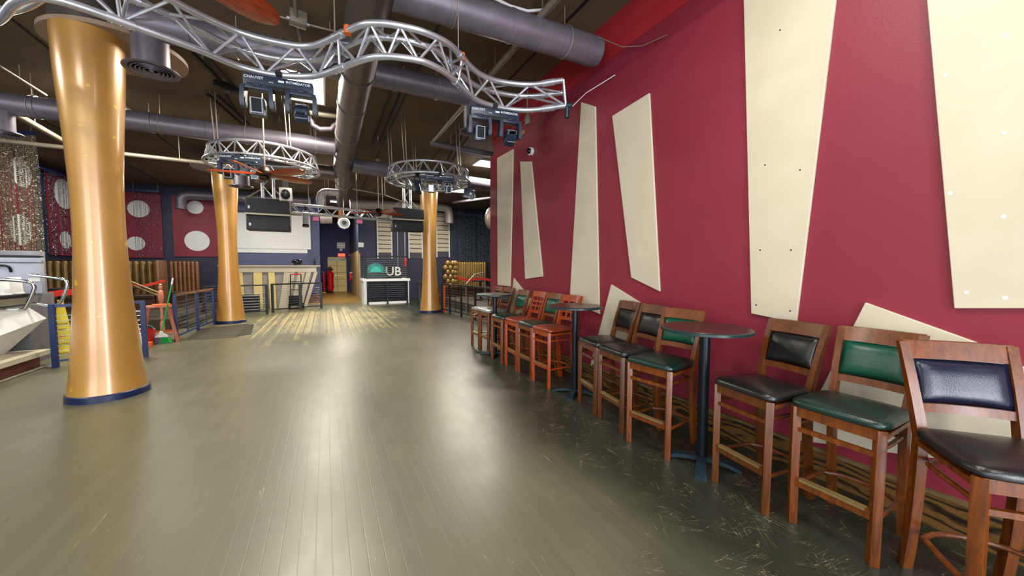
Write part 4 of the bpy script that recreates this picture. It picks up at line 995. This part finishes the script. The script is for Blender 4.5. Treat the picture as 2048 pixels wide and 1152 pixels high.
# bead curtains (nobody could count the beads)
def beads(a, b, z0, z1, n, m, label, gaps=.35, br=.011):
    a, b = Vector((*a, 0)), Vector((*b, 0)); t = empty('bead_curtain', (0, 0, 0), 0, label, 'bead curtain')
    MB().bar(a + Vector((0, 0, z1)), b + Vector((0, 0, z1)), .05, .08).build('rod', 'railblue', t, False)
    for q in (a.lerp(b, .05), a.lerp(b, .95)): MB().tube([q + Vector((0, 0, z1)), q + Vector((0, 0, CEIL))], .01, 6).build('hanger', 'rod', t)
    bm = MB(); rnd = random.Random(int(a.x * 100 + n))
    for k in range(n):
        p = a.lerp(b, (k + rnd.uniform(-.3, .3) + .5) / n); z = z1 - .02; zend = z0 + rnd.uniform(0, .08)
        if rnd.random() < .06: continue
        off = Vector((rnd.uniform(-.03, .03), rnd.uniform(-.03, .03), 0)); r = br * rnd.uniform(.8, 1.3)
        while z > zend:
            f = (z1 - z) / (z1 - z0); q = p + off * min(1, f * 4); dz = r * 2.4
            v = [bm.bm.verts.new((q.x + math.cos(s) * r, q.y + math.sin(s) * r, z - dz / 2)) for s in [rnd.random() * 2 + 2 * PI * i / 4 for i in range(4)]]
            tp, bt = bm.bm.verts.new((q.x, q.y, z)), bm.bm.verts.new((q.x, q.y, z - dz))
            for i in range(4): bm.bm.faces.new((v[i], v[(i + 1) % 4], tp)); bm.bm.faces.new((v[(i + 1) % 4], v[i], bt))
            z -= dz * 1.12
    o = bm.build('strands', m, t, False); o['kind'] = 'stuff'; return t
beads((-6.65, 12.0), (-5.55, 12.0), 1.8, 4.42, 120, 'beads', 'silver bead curtain hanging at the far left edge', br=.013)
beads((-7.15, 15.3), (-7.1, 17.4), 1.9, 4.35, 42, 'beadsblue', 'dark bead curtain along the left wall before the discs', br=.012)
beads((-6.1, 18.1), (-5.35, 18.1), 1.88, 4.3, 20, 'beadsblue', 'thin bead strands over the rear dotted board', br=.009)
beads((6.0, 17.9), (7.9, 17.9), 1.78, 4.2, 90, 'beadsblue', 'dark glittering bead curtain at the rear right', br=.016)
# crumpled foil ball on ducts at right
p = at(985, 437, y=12); t = empty('foil_wrap', p, 0, 'crumpled silver foil bundle hanging behind the red wall end', 'foil')
MB().ball((0, 0, 0), .34, (.8, .8, 1.2), 28).build('bundle', 'foil', t); MB().tube([(0, 0, .3), (0, 0, CEIL - p.z)], .01, 6).build('hanging_rod', 'rod', t)

# ================================================================= BANQUETTES
def banquette(a, b, z0, z1, n, m, label, seat=True, depth=.45, tuft=False):
    """high channel-backed bench from a to b, facing -Y side"""
    a, b = Vector((*a, 0)), Vector((*b, 0)); d = (b - a); L = d.length; d.normalize(); nrm = Vector((d.y, -d.x, 0))
    t = empty('banquette', (0, 0, 0), 0, label, 'bench', 'high-backed upholstered benches')
    MB().prism([a + Vector((0, 0, z0)), b + Vector((0, 0, z0)), b + Vector((0, 0, z1 + .03)), a + Vector((0, 0, z1 + .03))], -nrm * .1).build('back_board', 'golddark', t, False)
    w_ = L / n; r = w_ / 2 * .97
    if not tuft:
        for k in range(n):
            c = a + d * (w_ * (k + .5)); bb = MB(); prev = None
            zs = [z0 + .4, z1 - r * 1.1] + [z1 - r * 1.1 + r * 1.1 * math.sin(q) for q in (.4, .8, 1.15, 1.45)]
            for i, z in enumerate(zs):
                s = 1 if i < 2 else math.cos((.4, .8, 1.15, 1.45)[i - 2])
                ring = [bb.bm.verts.new(c + d * (r * s * math.cos(q)) + nrm * (r * s * math.sin(q)) + Vector((0, 0, z))) for q in [PI * j / 8 for j in range(9)]]
                if prev:
                    for j in range(8): bb.bm.faces.new((prev[j], prev[j + 1], ring[j + 1], ring[j]))
                prev = ring
            bb.build('back_channel', m, t)
    else:
        g = MB(); rows = 6; hh = (z1 - z0 - .3) / rows
        for j in range(rows):
            for k in range(n):
                off = .5 * (j % 2); c = a + d * (w_ * (k + .5 + off * (1 if k < n - 1 else 0))) + Vector((0, 0, z0 + .35 + hh * (j + .5))) + nrm * .02
                g.ball(c, w_ * .54, (1, .6, 1.15), 12)
        g.build('tufted_back', m, t)
    if seat:
        MB().prism([a + Vector((0, 0, z0)), b + Vector((0, 0, z0)), b + Vector((0, 0, z0 + .3)), a + Vector((0, 0, z0 + .3))], nrm * depth).build('seat_base', 'darkwood', t, False)
        bx = MB().prism([a + nrm * .02 + Vector((0, 0, z0 + .3)), b + nrm * .02 + Vector((0, 0, z0 + .3)), b + nrm * .02 + Vector((0, 0, z0 + .42)), a + nrm * .02 + Vector((0, 0, z0 + .42))], nrm * (depth + .02))
        o = bx.build('seat_cushion', 'golddark', t, False); mo = o.modifiers.new('b', 'BEVEL'); mo.width = .03; mo.segments = 3
    return t
# raised seating platforms left and right
def platform(name, lo, hi, label):
    return MB().b2(lo, hi, .01).build(name, 'platform', None, False, label=label, cat='platform')
platform('seating_platform', (-7.28, 11.6, 0), (-3.35, 17.2, .3), 'raised dark seating platform at left')
platform('platform_step', (-3.33, 12.0, 0), (-3.05, 16.4, .15), 'dark step along the left seating platform')
platform('seating_platform', (4.35, 10.9, 0), (8.45, 17.2, .3), 'raised dark seating platform at right')
banquette((-7.1, 15.1), (-4.55, 15.1), .3, 1.72, 17, 'gold', 'gold channel-backed bench between the nearest column and the wall')
MB().b2((-4.52, 14.6, .3), (-4.42, 15.3, 1.75), .03).build('bench_end_panel', 'copperv', None, True, label='brown padded end panel of the gold bench at left', cat='bench end')
banquette((-4.75, 16.6), (-3.95, 16.6), .3, 1.74, 7, 'copperv', 'darker copper channel-backed bench beside the blue rear wall')
banquette((5.0, 15.2), (6.35, 15.2), .3, 1.76, 13, 'gold', 'gold channel-backed bench below the dark bead curtain')
banquette((4.35, 15.0), (4.98, 15.0), .3, 1.74, 3, 'gold', 'bronze deep-tufted bench end beside the right column', False, tuft=True)
banquette((5.65, 12.6), (6.4, 12.6), .3, 1.74, 7, 'gold', 'gold channel-backed bench at the end of the red wall')
MB().b2((6.42, 14.9, .3), (6.56, 15.3, 1.78)).build('bench_post', 'railblack', None, False, label='dark post between the two gold benches at right', cat='post')
# tables on the platforms
def dark_table(loc, label, tape=True):
    t = empty('cafe_table', loc, 0, label, 'table', 'dark cafe tables on the platforms')
    MB().lathe([(.36, .70), (.37, .71), (.37, .74)], n=36).build('tabletop', 'black', t); MB().lathe([(.04, .02), (.04, .71)], n=16).build('post', 'darkmetal', t)
    MB().lathe([(.22, 0), (.2, .02), (.06, .04)], n=28).build('base', 'darkmetal', t); return t
dark_table((-4.35, 12.6, .3), 'dark round table on the left platform behind the nearest column')
dark_table((-5.6, 12.6, .3), 'dark round table on the left platform seen left of the nearest column')
dark_table((5.3, 13.2, .3), 'dark round table on the right platform')
# red barrier tapes
def tape(pts, label, w_=.05):
    b = MB(); P = cr(pts, 6); prev = None
    for p in P:
        r = [b.bm.verts.new(p + Vector((0, s * .003, z))) for s, z in ((-1, -w_ / 2), (1, -w_ / 2), (1, w_ / 2), (-1, w_ / 2))]
        if prev:
            for k in range(4): b.bm.faces.new((prev[k], prev[(k + 1) % 4], r[(k + 1) % 4], r[k]))
        else: b.bm.faces.new(r[::-1])
        prev = r
    b.bm.faces.new(prev); return b.build('barrier_tape', 'redtape', None, False, label=label, cat='tape')
tape([at(262, 571, y=12.2), at(290, 571, y=12.8), at(330, 561, y=14.5)], 'red barrier tape stretched right of the nearest column', .07)
tape([at(98, 590, y=12.1), at(120, 586, y=12.2), at(146, 584, y=12.3)], 'red barrier tape seen left of the nearest column', .14)
tape([at(912, 554, y=13), at(935, 560, y=12.5), at(962, 557, y=12), at(990, 563, y=11)], 'red barrier tape hanging before the gold bench at right', .08)
# brass newel post and sloping rail
nb = at(322, 600, y=10.9); t = empty('newel_post', (nb.x, 10.9, 0), 0, 'turned wooden newel post behind the pink stool', 'post')
MB().lathe([(.04, 0), (.04, .3), (.02, .34), (.035, .4), (.02, .46), (.026, .7), (.035, .76), (.045, .8), (.05, .9), (.045, 1.0), (.02, 1.03), (.035, 1.07), (.03, 1.12)], n=20).build('shaft', 'pinkwood', t)
MB().ball((0, 0, 1.14), .032).build('finial', 'brass', t)
a, b = at(262, 562, y=12.2), Vector((nb.x - .03, 10.88, .97)); t = empty('sloping_rail', (0, 0, 0), 0, 'sloping double brass stair rail ending at the newel post', 'handrail')
for z in (0, -.07): MB().tube([a + Vector((-.8, .6, z + .3)), b + Vector((0, 0, z))], .02, 10).build('bar', 'brass', t)
MB().tube([a + Vector((-.8, .6, .26)), (a.x - .8, a.y + .6, .3)], .02, 10).build('support', 'brass', t)
a, b, c = at(932, 568, y=11.6), at(950, 548, y=11.9), at(970, 545, y=12.2); t = empty('sloping_rail', (0, 0, 0), 0, 'sloping metal handrail on the right platform', 'handrail')
MB().tube([(a.x, a.y, 0), a, b, c, (c.x, c.y, .3)], .022, 10).build('bar', 'pipe', t)

# ================================================================= LEFT SIDE: SERVICE STATION
t = empty('service_bar', (0, 0, 0), 0, 'white faceted service bar with black counter at the left edge', 'bar')
X0 = -4.02; ye = 8.62
MB().b2((-5.6, 3.5, 0), (X0 + .02, 8.4, .17)).build('brick_base', 'rust', t, False)
MB().b2((-5.6, 3.5, .17), (X0 + .1, 8.52, .24)).build('white_ledge', 'cream', t, False)
fa = MB(); V = lambda x, y, z: fa.bm.verts.new((x, y, z))
lo0, lo1 = V(X0 - .28, 3.5, .24), V(X0 - .28, 8.3, .24); mi0, mi1 = V(X0 + .02, 3.5, .55), V(X0 + .02, 8.62, .72); hi0, hi1 = V(X0 - .10, 3.5, .96), V(X0 - .10, 8.4, .96)
md = V(X0 + .02, 6.9, .50)
fa.bm.faces.new((lo0, lo1, mi1, md, mi0)); fa.bm.faces.new((mi0, md, mi1, hi1, hi0))
bl0, bl1, bh0, bh1, bm1 = V(-5.6, 3.5, .24), V(-5.6, 8.1, .24), V(-5.6, 3.5, .96), V(-5.6, 8.4, .96), V(-5.6, 8.5, .7)
fa.bm.faces.new((lo1, bl1, bm1, mi1)); fa.bm.faces.new((mi1, bm1, bh1, hi1)); fa.bm.faces.new((bh0, hi0, hi1, bh1)); fa.bm.faces.new((lo0, mi0, hi0, bh0, bl0)); fa.bm.faces.new((bl0, bl1, lo1, lo0)); fa.bm.faces.new((bl0, bh0, bh1, bm1, bl1))
fa.build('faceted_front', 'white', t, False)
MB().b2((-5.6, 3.5, .96), (X0 - .05, 8.45, 1.1)).build('counter_fascia', 'railblack', t, False)
MB().b2((-5.6, 3.5, 1.1), (X0 - .02, 8.5, 1.13)).build('counter_top', 'black', t, False)
MB().b2((X0 - .05, 3.5, .98), (X0 - .035, 8.46, 1.08)).build('counter_trim', 'pipe', t, False)
# chrome service rails
def chrome_rail(y0, y1, label, out=.3):
    z1, z0 = 1.27, .97; r = []
    def P(x, y, z): return Vector((x, y, z))
    X = X0 - .03
    pts = [P(X, y0, z1), P(X + out - .06, y0 + .02, z1), P(X + out, y0 + .06, z1 - .02), P(X + out, y0 + .07, z1 - .06), P(X + out - .08, y0 + .02, z0 + .05), P(X + out - .14, y0, z0), P(X, y0 - .02, z0)]
    t = empty('service_rail', (0, 0, 0), 0, label, 'rail', 'chrome rails on the service bar')
    MB().tube(cr(pts, 6), .016, 12).build('tube', 'chrome', t); MB().tube([P(X + out - .02, y0 + .05, z1), P(X + out - .02, y0 + .05, z1 - .05)], .024, 12).build('joint', 'chrome', t)
    return t
def loop(px, y, label):
    """chrome loop seen at picture points px, lying on plane y"""
    P = [at(u, v, y=y) for u, v in px]; t = empty('service_rail', (0, 0, 0), 0, label, 'rail', 'chrome rails on the service bar')
    MB().tube(cr(P, 6), .022, 12).build('tube', 'chrome', t)
    MB().ball(P[2], .026).build('joint', 'chrome', t); return t
loop([(-40, 557), (0, 559), (58, 564), (68, 573), (66, 584), (54, 610), (44, 619), (0, 620), (-40, 622)], 7.75, 'nearer chrome loop rail at the left edge of the service bar')
loop([(60, 550), (85, 553), (124, 558), (134, 565), (133, 578), (122, 602), (108, 611), (70, 607), (58, 606)], 8.42, 'farther chrome loop rail at the end of the service bar')
# steel cabinet, cooler, cups
p = at(90, 503, y=9.75); MB().b2((p.x - 1.6, 9.5, 0), (p.x, 9.75, p.z), .008).build('steel_cabinet', 'steel', None, True, label='tall grey steel cabinet behind the service bar', cat='cabinet')
p = at(77, 575, y=8.92); MB().b2((p.x - 1.2, 8.66, 0), (p.x + .0, 9.3, 1.1), .006).build('prep_counter', 'steel', None, True, label='steel back counter under the cooler box', cat='counter')
t = empty('cooler_box', (p.x - .40, 8.97, 1.1), .36, 'grey-blue cooler box with black handle on the service bar', 'cooler')
MB().b2((-.40, -.2, 0), (.40, .2, .50), .02).build('body', 'coolergrey', t); MB().b2((-.41, -.21, .51), (.41, .21, .60), .02).build('lid', 'coolergrey', t)
MB().b2((-.405, -.212, .585), (.405, .2, .625), .012).build('lid_top', 'black', t)
MB().tube(cr([(-.18, -.212, .36), (-.18, -.23, .43), (-.13, -.235, .46), (.04, -.235, .46), (.09, -.23, .43), (.10, -.212, .36)], 5), .017, 10).build('handle', 'black', t)
MB().b2((.26, -.215, .2), (.38, -.2, .26)).build('latch', 'white', t, False)
def cup(loc, label, s=1, n=1):
    t = empty('plastic_cup', loc, 0, label, 'cup', 'white plastic cups upside down on the service bar'); t.scale = (s,) * 3
    MB().lathe([(.048, 0), (.05, .008), (.046, .012), (.036, .13), (.032, .135)], n=28).build('cup_body', 'clearplastic', t)
    MB().tube([(.049 * math.cos(2 * PI * k / 24), .049 * math.sin(2 * PI * k / 24), .004) for k in range(24)], .004, 6, closed=True).build('rim', 'clearplastic', t); return t
q = at(29, 588, z=1.13); cup((q.x, q.y, 1.13), 'single upside-down white cup right of the taller cup', 1.15)
q = at(8, 590, z=1.13); cup((q.x, q.y, 1.13), 'taller upside-down white cup at the left photo edge', 1.45)
c2_ = cup((q.x - .02, q.y + .25, 1.13), 'tallest white cup, at the back behind the two others', 1.9)
# cable on floor by the bar
MB().tube(cr([at(-10, 768, z=.015), at(20, 757, z=.015), at(55, 745, z=.015), at(84, 735, z=.015), at(102, 734, z=.015), at(112, 730, z=.015)], 6), .016, 8).build('floor_cable', 'pipe', None, label='pale cable lying on the floor along the service bar', cat='cable')

# ================================================================= FLOOR ITEMS LEFT
def wet_sign(loc, rz, label):
    t = empty('wet_floor_cone', loc, rz, label, 'warning sign', 'yellow wet-floor signs')
    for s in (-1, 1):
        b = MB().prism([Vector((-.15, s * .15, 0)), Vector((.15, s * .15, 0)), Vector((.035, s * .03, .92)), Vector((-.035, s * .03, .92))], (0, -s * .015, 0))
        o = b.build('face', 'yellow', t, False)
        if s < 0:
            m4 = frame((0, -.152, 0), (1, 0, 0), (0, .13, 1))
            def put(sx, z, h, tx): return text('lettering', tx, h, 'black', o, frame((0, -.152 + .13 * z, z), (1, 0, 0), (0, .13, 1)), .001)
            put(0, .16, .06, 'CAUTION'); MB().box((0, -.118 , .30), (.09, .004, .012)).build('print_mark', 'redtape', o, False); put(0, .42, .045, 'WET'); put(0, .52, .04, 'FLOOR')
    MB().box((0, 0, .93), (.08, .07, .03), None, .006).build('hinge_cap', 'yellow', t)
    MB().b2((-.17, -.17, 0), (.17, -.14, .03)).b2((-.17, .14, 0), (.17, .17, .03)).build('foot_bar', 'yellow', t, False)
    return t
p = at(104, 712, z=0); wet_sign((p.x - .16, p.y + .1, 0), .43, 'yellow caution sign left of the blue railing post'); 
p = at(133, 707, z=0); wet_sign((p.x - .12, p.y + .2, 0), .43, 'yellow caution sign between the blue post and the gold column')
MB().prism([Vector((-5.2, 9.0, 0)), Vector((-4.5, 8.75, 0)), Vector((-4.45, 9.25, 0)), Vector((-5.2, 9.28, 0))], (0, 0, .2)).build('wood_block', 'rust', None, False, label='reddish wooden block behind the end of the service bar', cat='block')
# pinkish wooden stool
t = empty('wooden_stool', (-3.06, 10.0, 0), .25, 'pinkish wooden work stool with orange rear legs behind the broom', 'stool')
MB().box((0, 0, .735), (.40, .32, .04), None, .006).build('seat', 'pinkwood', t); MB().box((.04, .02, .768), (.28, .24, .024), None, .01).build('cloth', 'orange', t)
for sx in (-1, 1):
    for sy in (-1, 1): MB().bar((sx * .27, sy * .19, 0), (sx * .15, sy * .11, .72), .042).build('leg', 'pinkwood' if sy < 0 else 'orange', t, False)
for sy in (-1, 1): MB().bar((-.23, sy * .165, .2), (.23, sy * .165, .2), .035).build('rung', 'pinkwood' if sy < 0 else 'orange', t, False)
for sx in (-1, 1): MB().bar((sx * .22, -.15, .3), (sx * .22, .15, .3), .025).build('rung', 'orange', t, False)
# broom
pb = at(324, 687, z=0); ph = at(346, 556, y=pb.y + .1); t = empty('broom', (pb.x, pb.y, 0), 0, 'green and white angled broom leaning on the blue railing', 'broom')
hv = Vector((ph.x - pb.x, ph.y - pb.y, ph.z)); 
tp_ = Vector((.0, .01, .22)); dn = (hv - tp_)
MB().tube([tp_ - dn * .02, tp_ + dn * .88], .013, 12).build('handle', 'green', t); MB().tube([tp_ + dn * .88, hv], .015, 12).build('grip', 'white', t)
MB().prism([Vector((-.1, -.03, .13)), Vector((.1, -.03, .13)), Vector((.08, -.03, .17)), Vector((.03, -.03, .2)), Vector((.02, -.03, .25)), Vector((-.02, -.03, .25)), Vector((-.03, -.03, .2)), Vector((-.08, -.03, .17))], (0, .06, 0)).build('head_cap', 'white', t, False)
for s, m_ in ((-1, 'steel'), (1, 'green')):
    b = MB(); rnd = random.Random(3 + s)
    for k in range(90):
        x = s * rnd.uniform(0, .095); y = rnd.uniform(-.025, .025); x2 = x * 1.7 + rnd.uniform(-.01, .01); b.tube([(x, y, .14), (x2, y * 1.6 - .02, rnd.uniform(.002, .02))], .0035, 4)
    o = b.build('bristles', m_, t, False); o['kind'] = 'stuff'
# red bucket with orange wringer
pk = at(301, 690, z=0); t = empty('mop_bucket', (pk.x - .12, pk.y + .05, 0), 0, 'red mop bucket behind the blue railing post', 'bucket')
MB().lathe([(.13, 0), (.15, .02), (.18, .28), (.19, .3), (.175, .3), (.14, .03)], n=32, cap=False).build('pail', 'red', t); MB().lathe([(.14, .03), (.14, .04)], n=24).build('bottom', 'red', t)
MB().tube([Vector((.185 * math.cos(q), -.02, .28 + .13 * math.sin(q))) for q in [PI * k / 12 for k in range(13)]], .006, 8).build('bail', 'wire', t)
po = at(298, 690, z=0); MB().b2((po.x + .02, po.y - .3, 0), (po.x + .13, po.y - .2, .1), .01).build('sponge_block', 'orange', None, label='small orange block on the floor in front of the red bucket', cat='block')
t = empty('mop', (-3.1, 9.0, 0), 0, 'white mop handle leaning behind the blue railing post', 'mop')
MB().tube([(.1, 0, .1), (-.02, .05, .82)], .014, 10).build('handle', 'white', t); MB().ball((.11, 0, .06), .08, (1, .8, .7)).build('mop_head', 'steel', t)
# rubber mats
def rmat(q, label, z=0):
    P = [at(u, v, z=z) for u, v in q]; t = empty('rubber_mat', (0, 0, 0), 0, label, 'mat', 'ribbed rubber floor mats')
    MB().prism(P, (0, 0, .014)).build('sheet', 'mat', t, False)
    b = MB()
    for k in range(1, 24):
        f = k / 24; b.bar(P[0].lerp(P[3], f) + Vector((0, 0, .016)), P[1].lerp(P[2], f) + Vector((0, 0, .016)), .02, .008)
    b.build('ribs', 'mat', t, False); return t
rmat([(372, 681), (476, 674), (496, 648), (402, 658)], 'ribbed rubber mat on the floor before the middle column, left one')
rmat([(472, 673), (502, 669), (508, 649), (492, 651)], 'narrow ribbed rubber mat on the floor, right one')

# ================================================================= CORRIDOR ITEMS
def wall_sign(u, v, w_, h_, m, s, ts, label, name='wall_sign', y=25.98, tm='black', cat='sign'):
    c = at(u, v, y=y); t = empty(name, c, 0, label, cat)
    MB().b2((-w_ / 2, -.03, -h_ / 2), (w_ / 2, 0, h_ / 2)).build('plate', m, t, False)
    for i, line in enumerate(s): text('lettering', line, ts, tm, t, frame((0, -.031, h_ / 2 - (i + .5) * h_ / len(s)), *FACE_CAM), .002, .001)
    return t
wall_sign(682, 491, .46, .36, 'white', ['NO EXIT', 'MAXIMUM', 'OCCUPANCY'][1:], .09, 'white printed notice high on the blue corridor wall', tm='red')
c = at(682, 499, y=25.98); MB().tube([(c.x, 25.94, c.z - .02), (c.x, 26, c.z - .02)], .08, 24).build('smoke_alarm', 'steel', None, label='small round alarm on the blue corridor wall under the notice', cat='alarm')
M['exitbox'] = mat('exit_sign_box', (235, 60, 30), .4, emit=2.5)
wall_sign(683, 510, .40, .18, 'exitbox', ['EXIT'], .16, 'red lit EXIT sign above the cream door', 'exit_sign', tm='white')
MB().ball(at(699, 510, y=25.97), .045).build('emergency_lamp', 'white', None, label='tiny white emergency lamp right of the EXIT sign', cat='lamp')
t = empty('coat_mannequin', (.27, 25.2, 0), 0, 'red draped coat stand at the left of the cream door', 'coat stand')
MB().lathe([(.2, 0), (.2, .04), (.02, .06), (.02, 1.5)], n=20).build('stand', 'darkmetal', t)
b = MB(); prev = None
MB().lathe([(.14, .1), (.2, .3), (.17, .7), (.2, 1.0), (.22, 1.15), (.12, 1.28), (.07, 1.34)], n=24).build('coat', 'red', t)
MB().lathe([(.08, 1.34), (.19, 1.38), (.2, 1.42), (.1, 1.48), (.1, 1.55), (.03, 1.57)], n=24).build('hat', 'rust', t)
t = empty('stanchion', (-.08, 25.0, 0), 0, 'red post with gold foot against the left corridor wall', 'post')
MB().lathe([(.11, 0), (.11, .03), (.03, .06)], n=24).build('foot', 'yellow', t); MB().lathe([(.045, .05), (.05, .2), (.05, 1.1), (.03, 1.2)], n=20).build('shaft', 'red', t); MB().ball((0, 0, 1.24), .05).build('finial', 'brass', t)
p = at(702, 562, y=24.2); t = empty('fire_extinguisher', (1.35, 24.2, .75), 0, 'small red fire extinguisher on the right corridor wall', 'fire extinguisher')
MB().lathe([(.07, 0), (.075, .02), (.075, .36), (.05, .42), (.025, .44)], n=20).build('cylinder', 'red', t); MB().b2((-.06, -.03, .44), (.1, .03, .5)).build('valve', 'white', t, False)
MB().tube(cr([(0, -.03, .46), (-.1, -.05, .44), (-.12, -.05, .2), (-.09, -.04, .1)], 5), .012, 8).build('hose', 'black', t); MB().b2((.06, -.02, .1), (.1, .02, .3)).build('bracket', 'steel', t, False)
c = at(712, 487, y=18.44); MB().b2((1.40, 18.44, c.z - .16), (1.62, 18.5, c.z + .05)).build('thermostat_box', 'white', None, False, label='white control box at the right corner of the corridor mouth', cat='control box')
wc = MB().b2((1.40, 18.46, 0), (1.46, 18.5, 2.2)); wc.build('trim_9', 'corrwall', kind='structure', smooth=False)
bb = at(812, 521, y=17.0); t = empty('small_extinguisher', (3.10, 16.38, 1.60), 0, 'small red cylinder fixed to the right end of the booth rail', 'extinguisher'); t.scale = (.8, .8, .5)
MB().lathe([(.06, 0), (.065, .3), (.06, .62), (.03, .7)], n=18).build('cylinder', 'red', t)
MB().lathe([(.02, .7), (.02, .76)], n=12).build('nozzle', 'black', t)
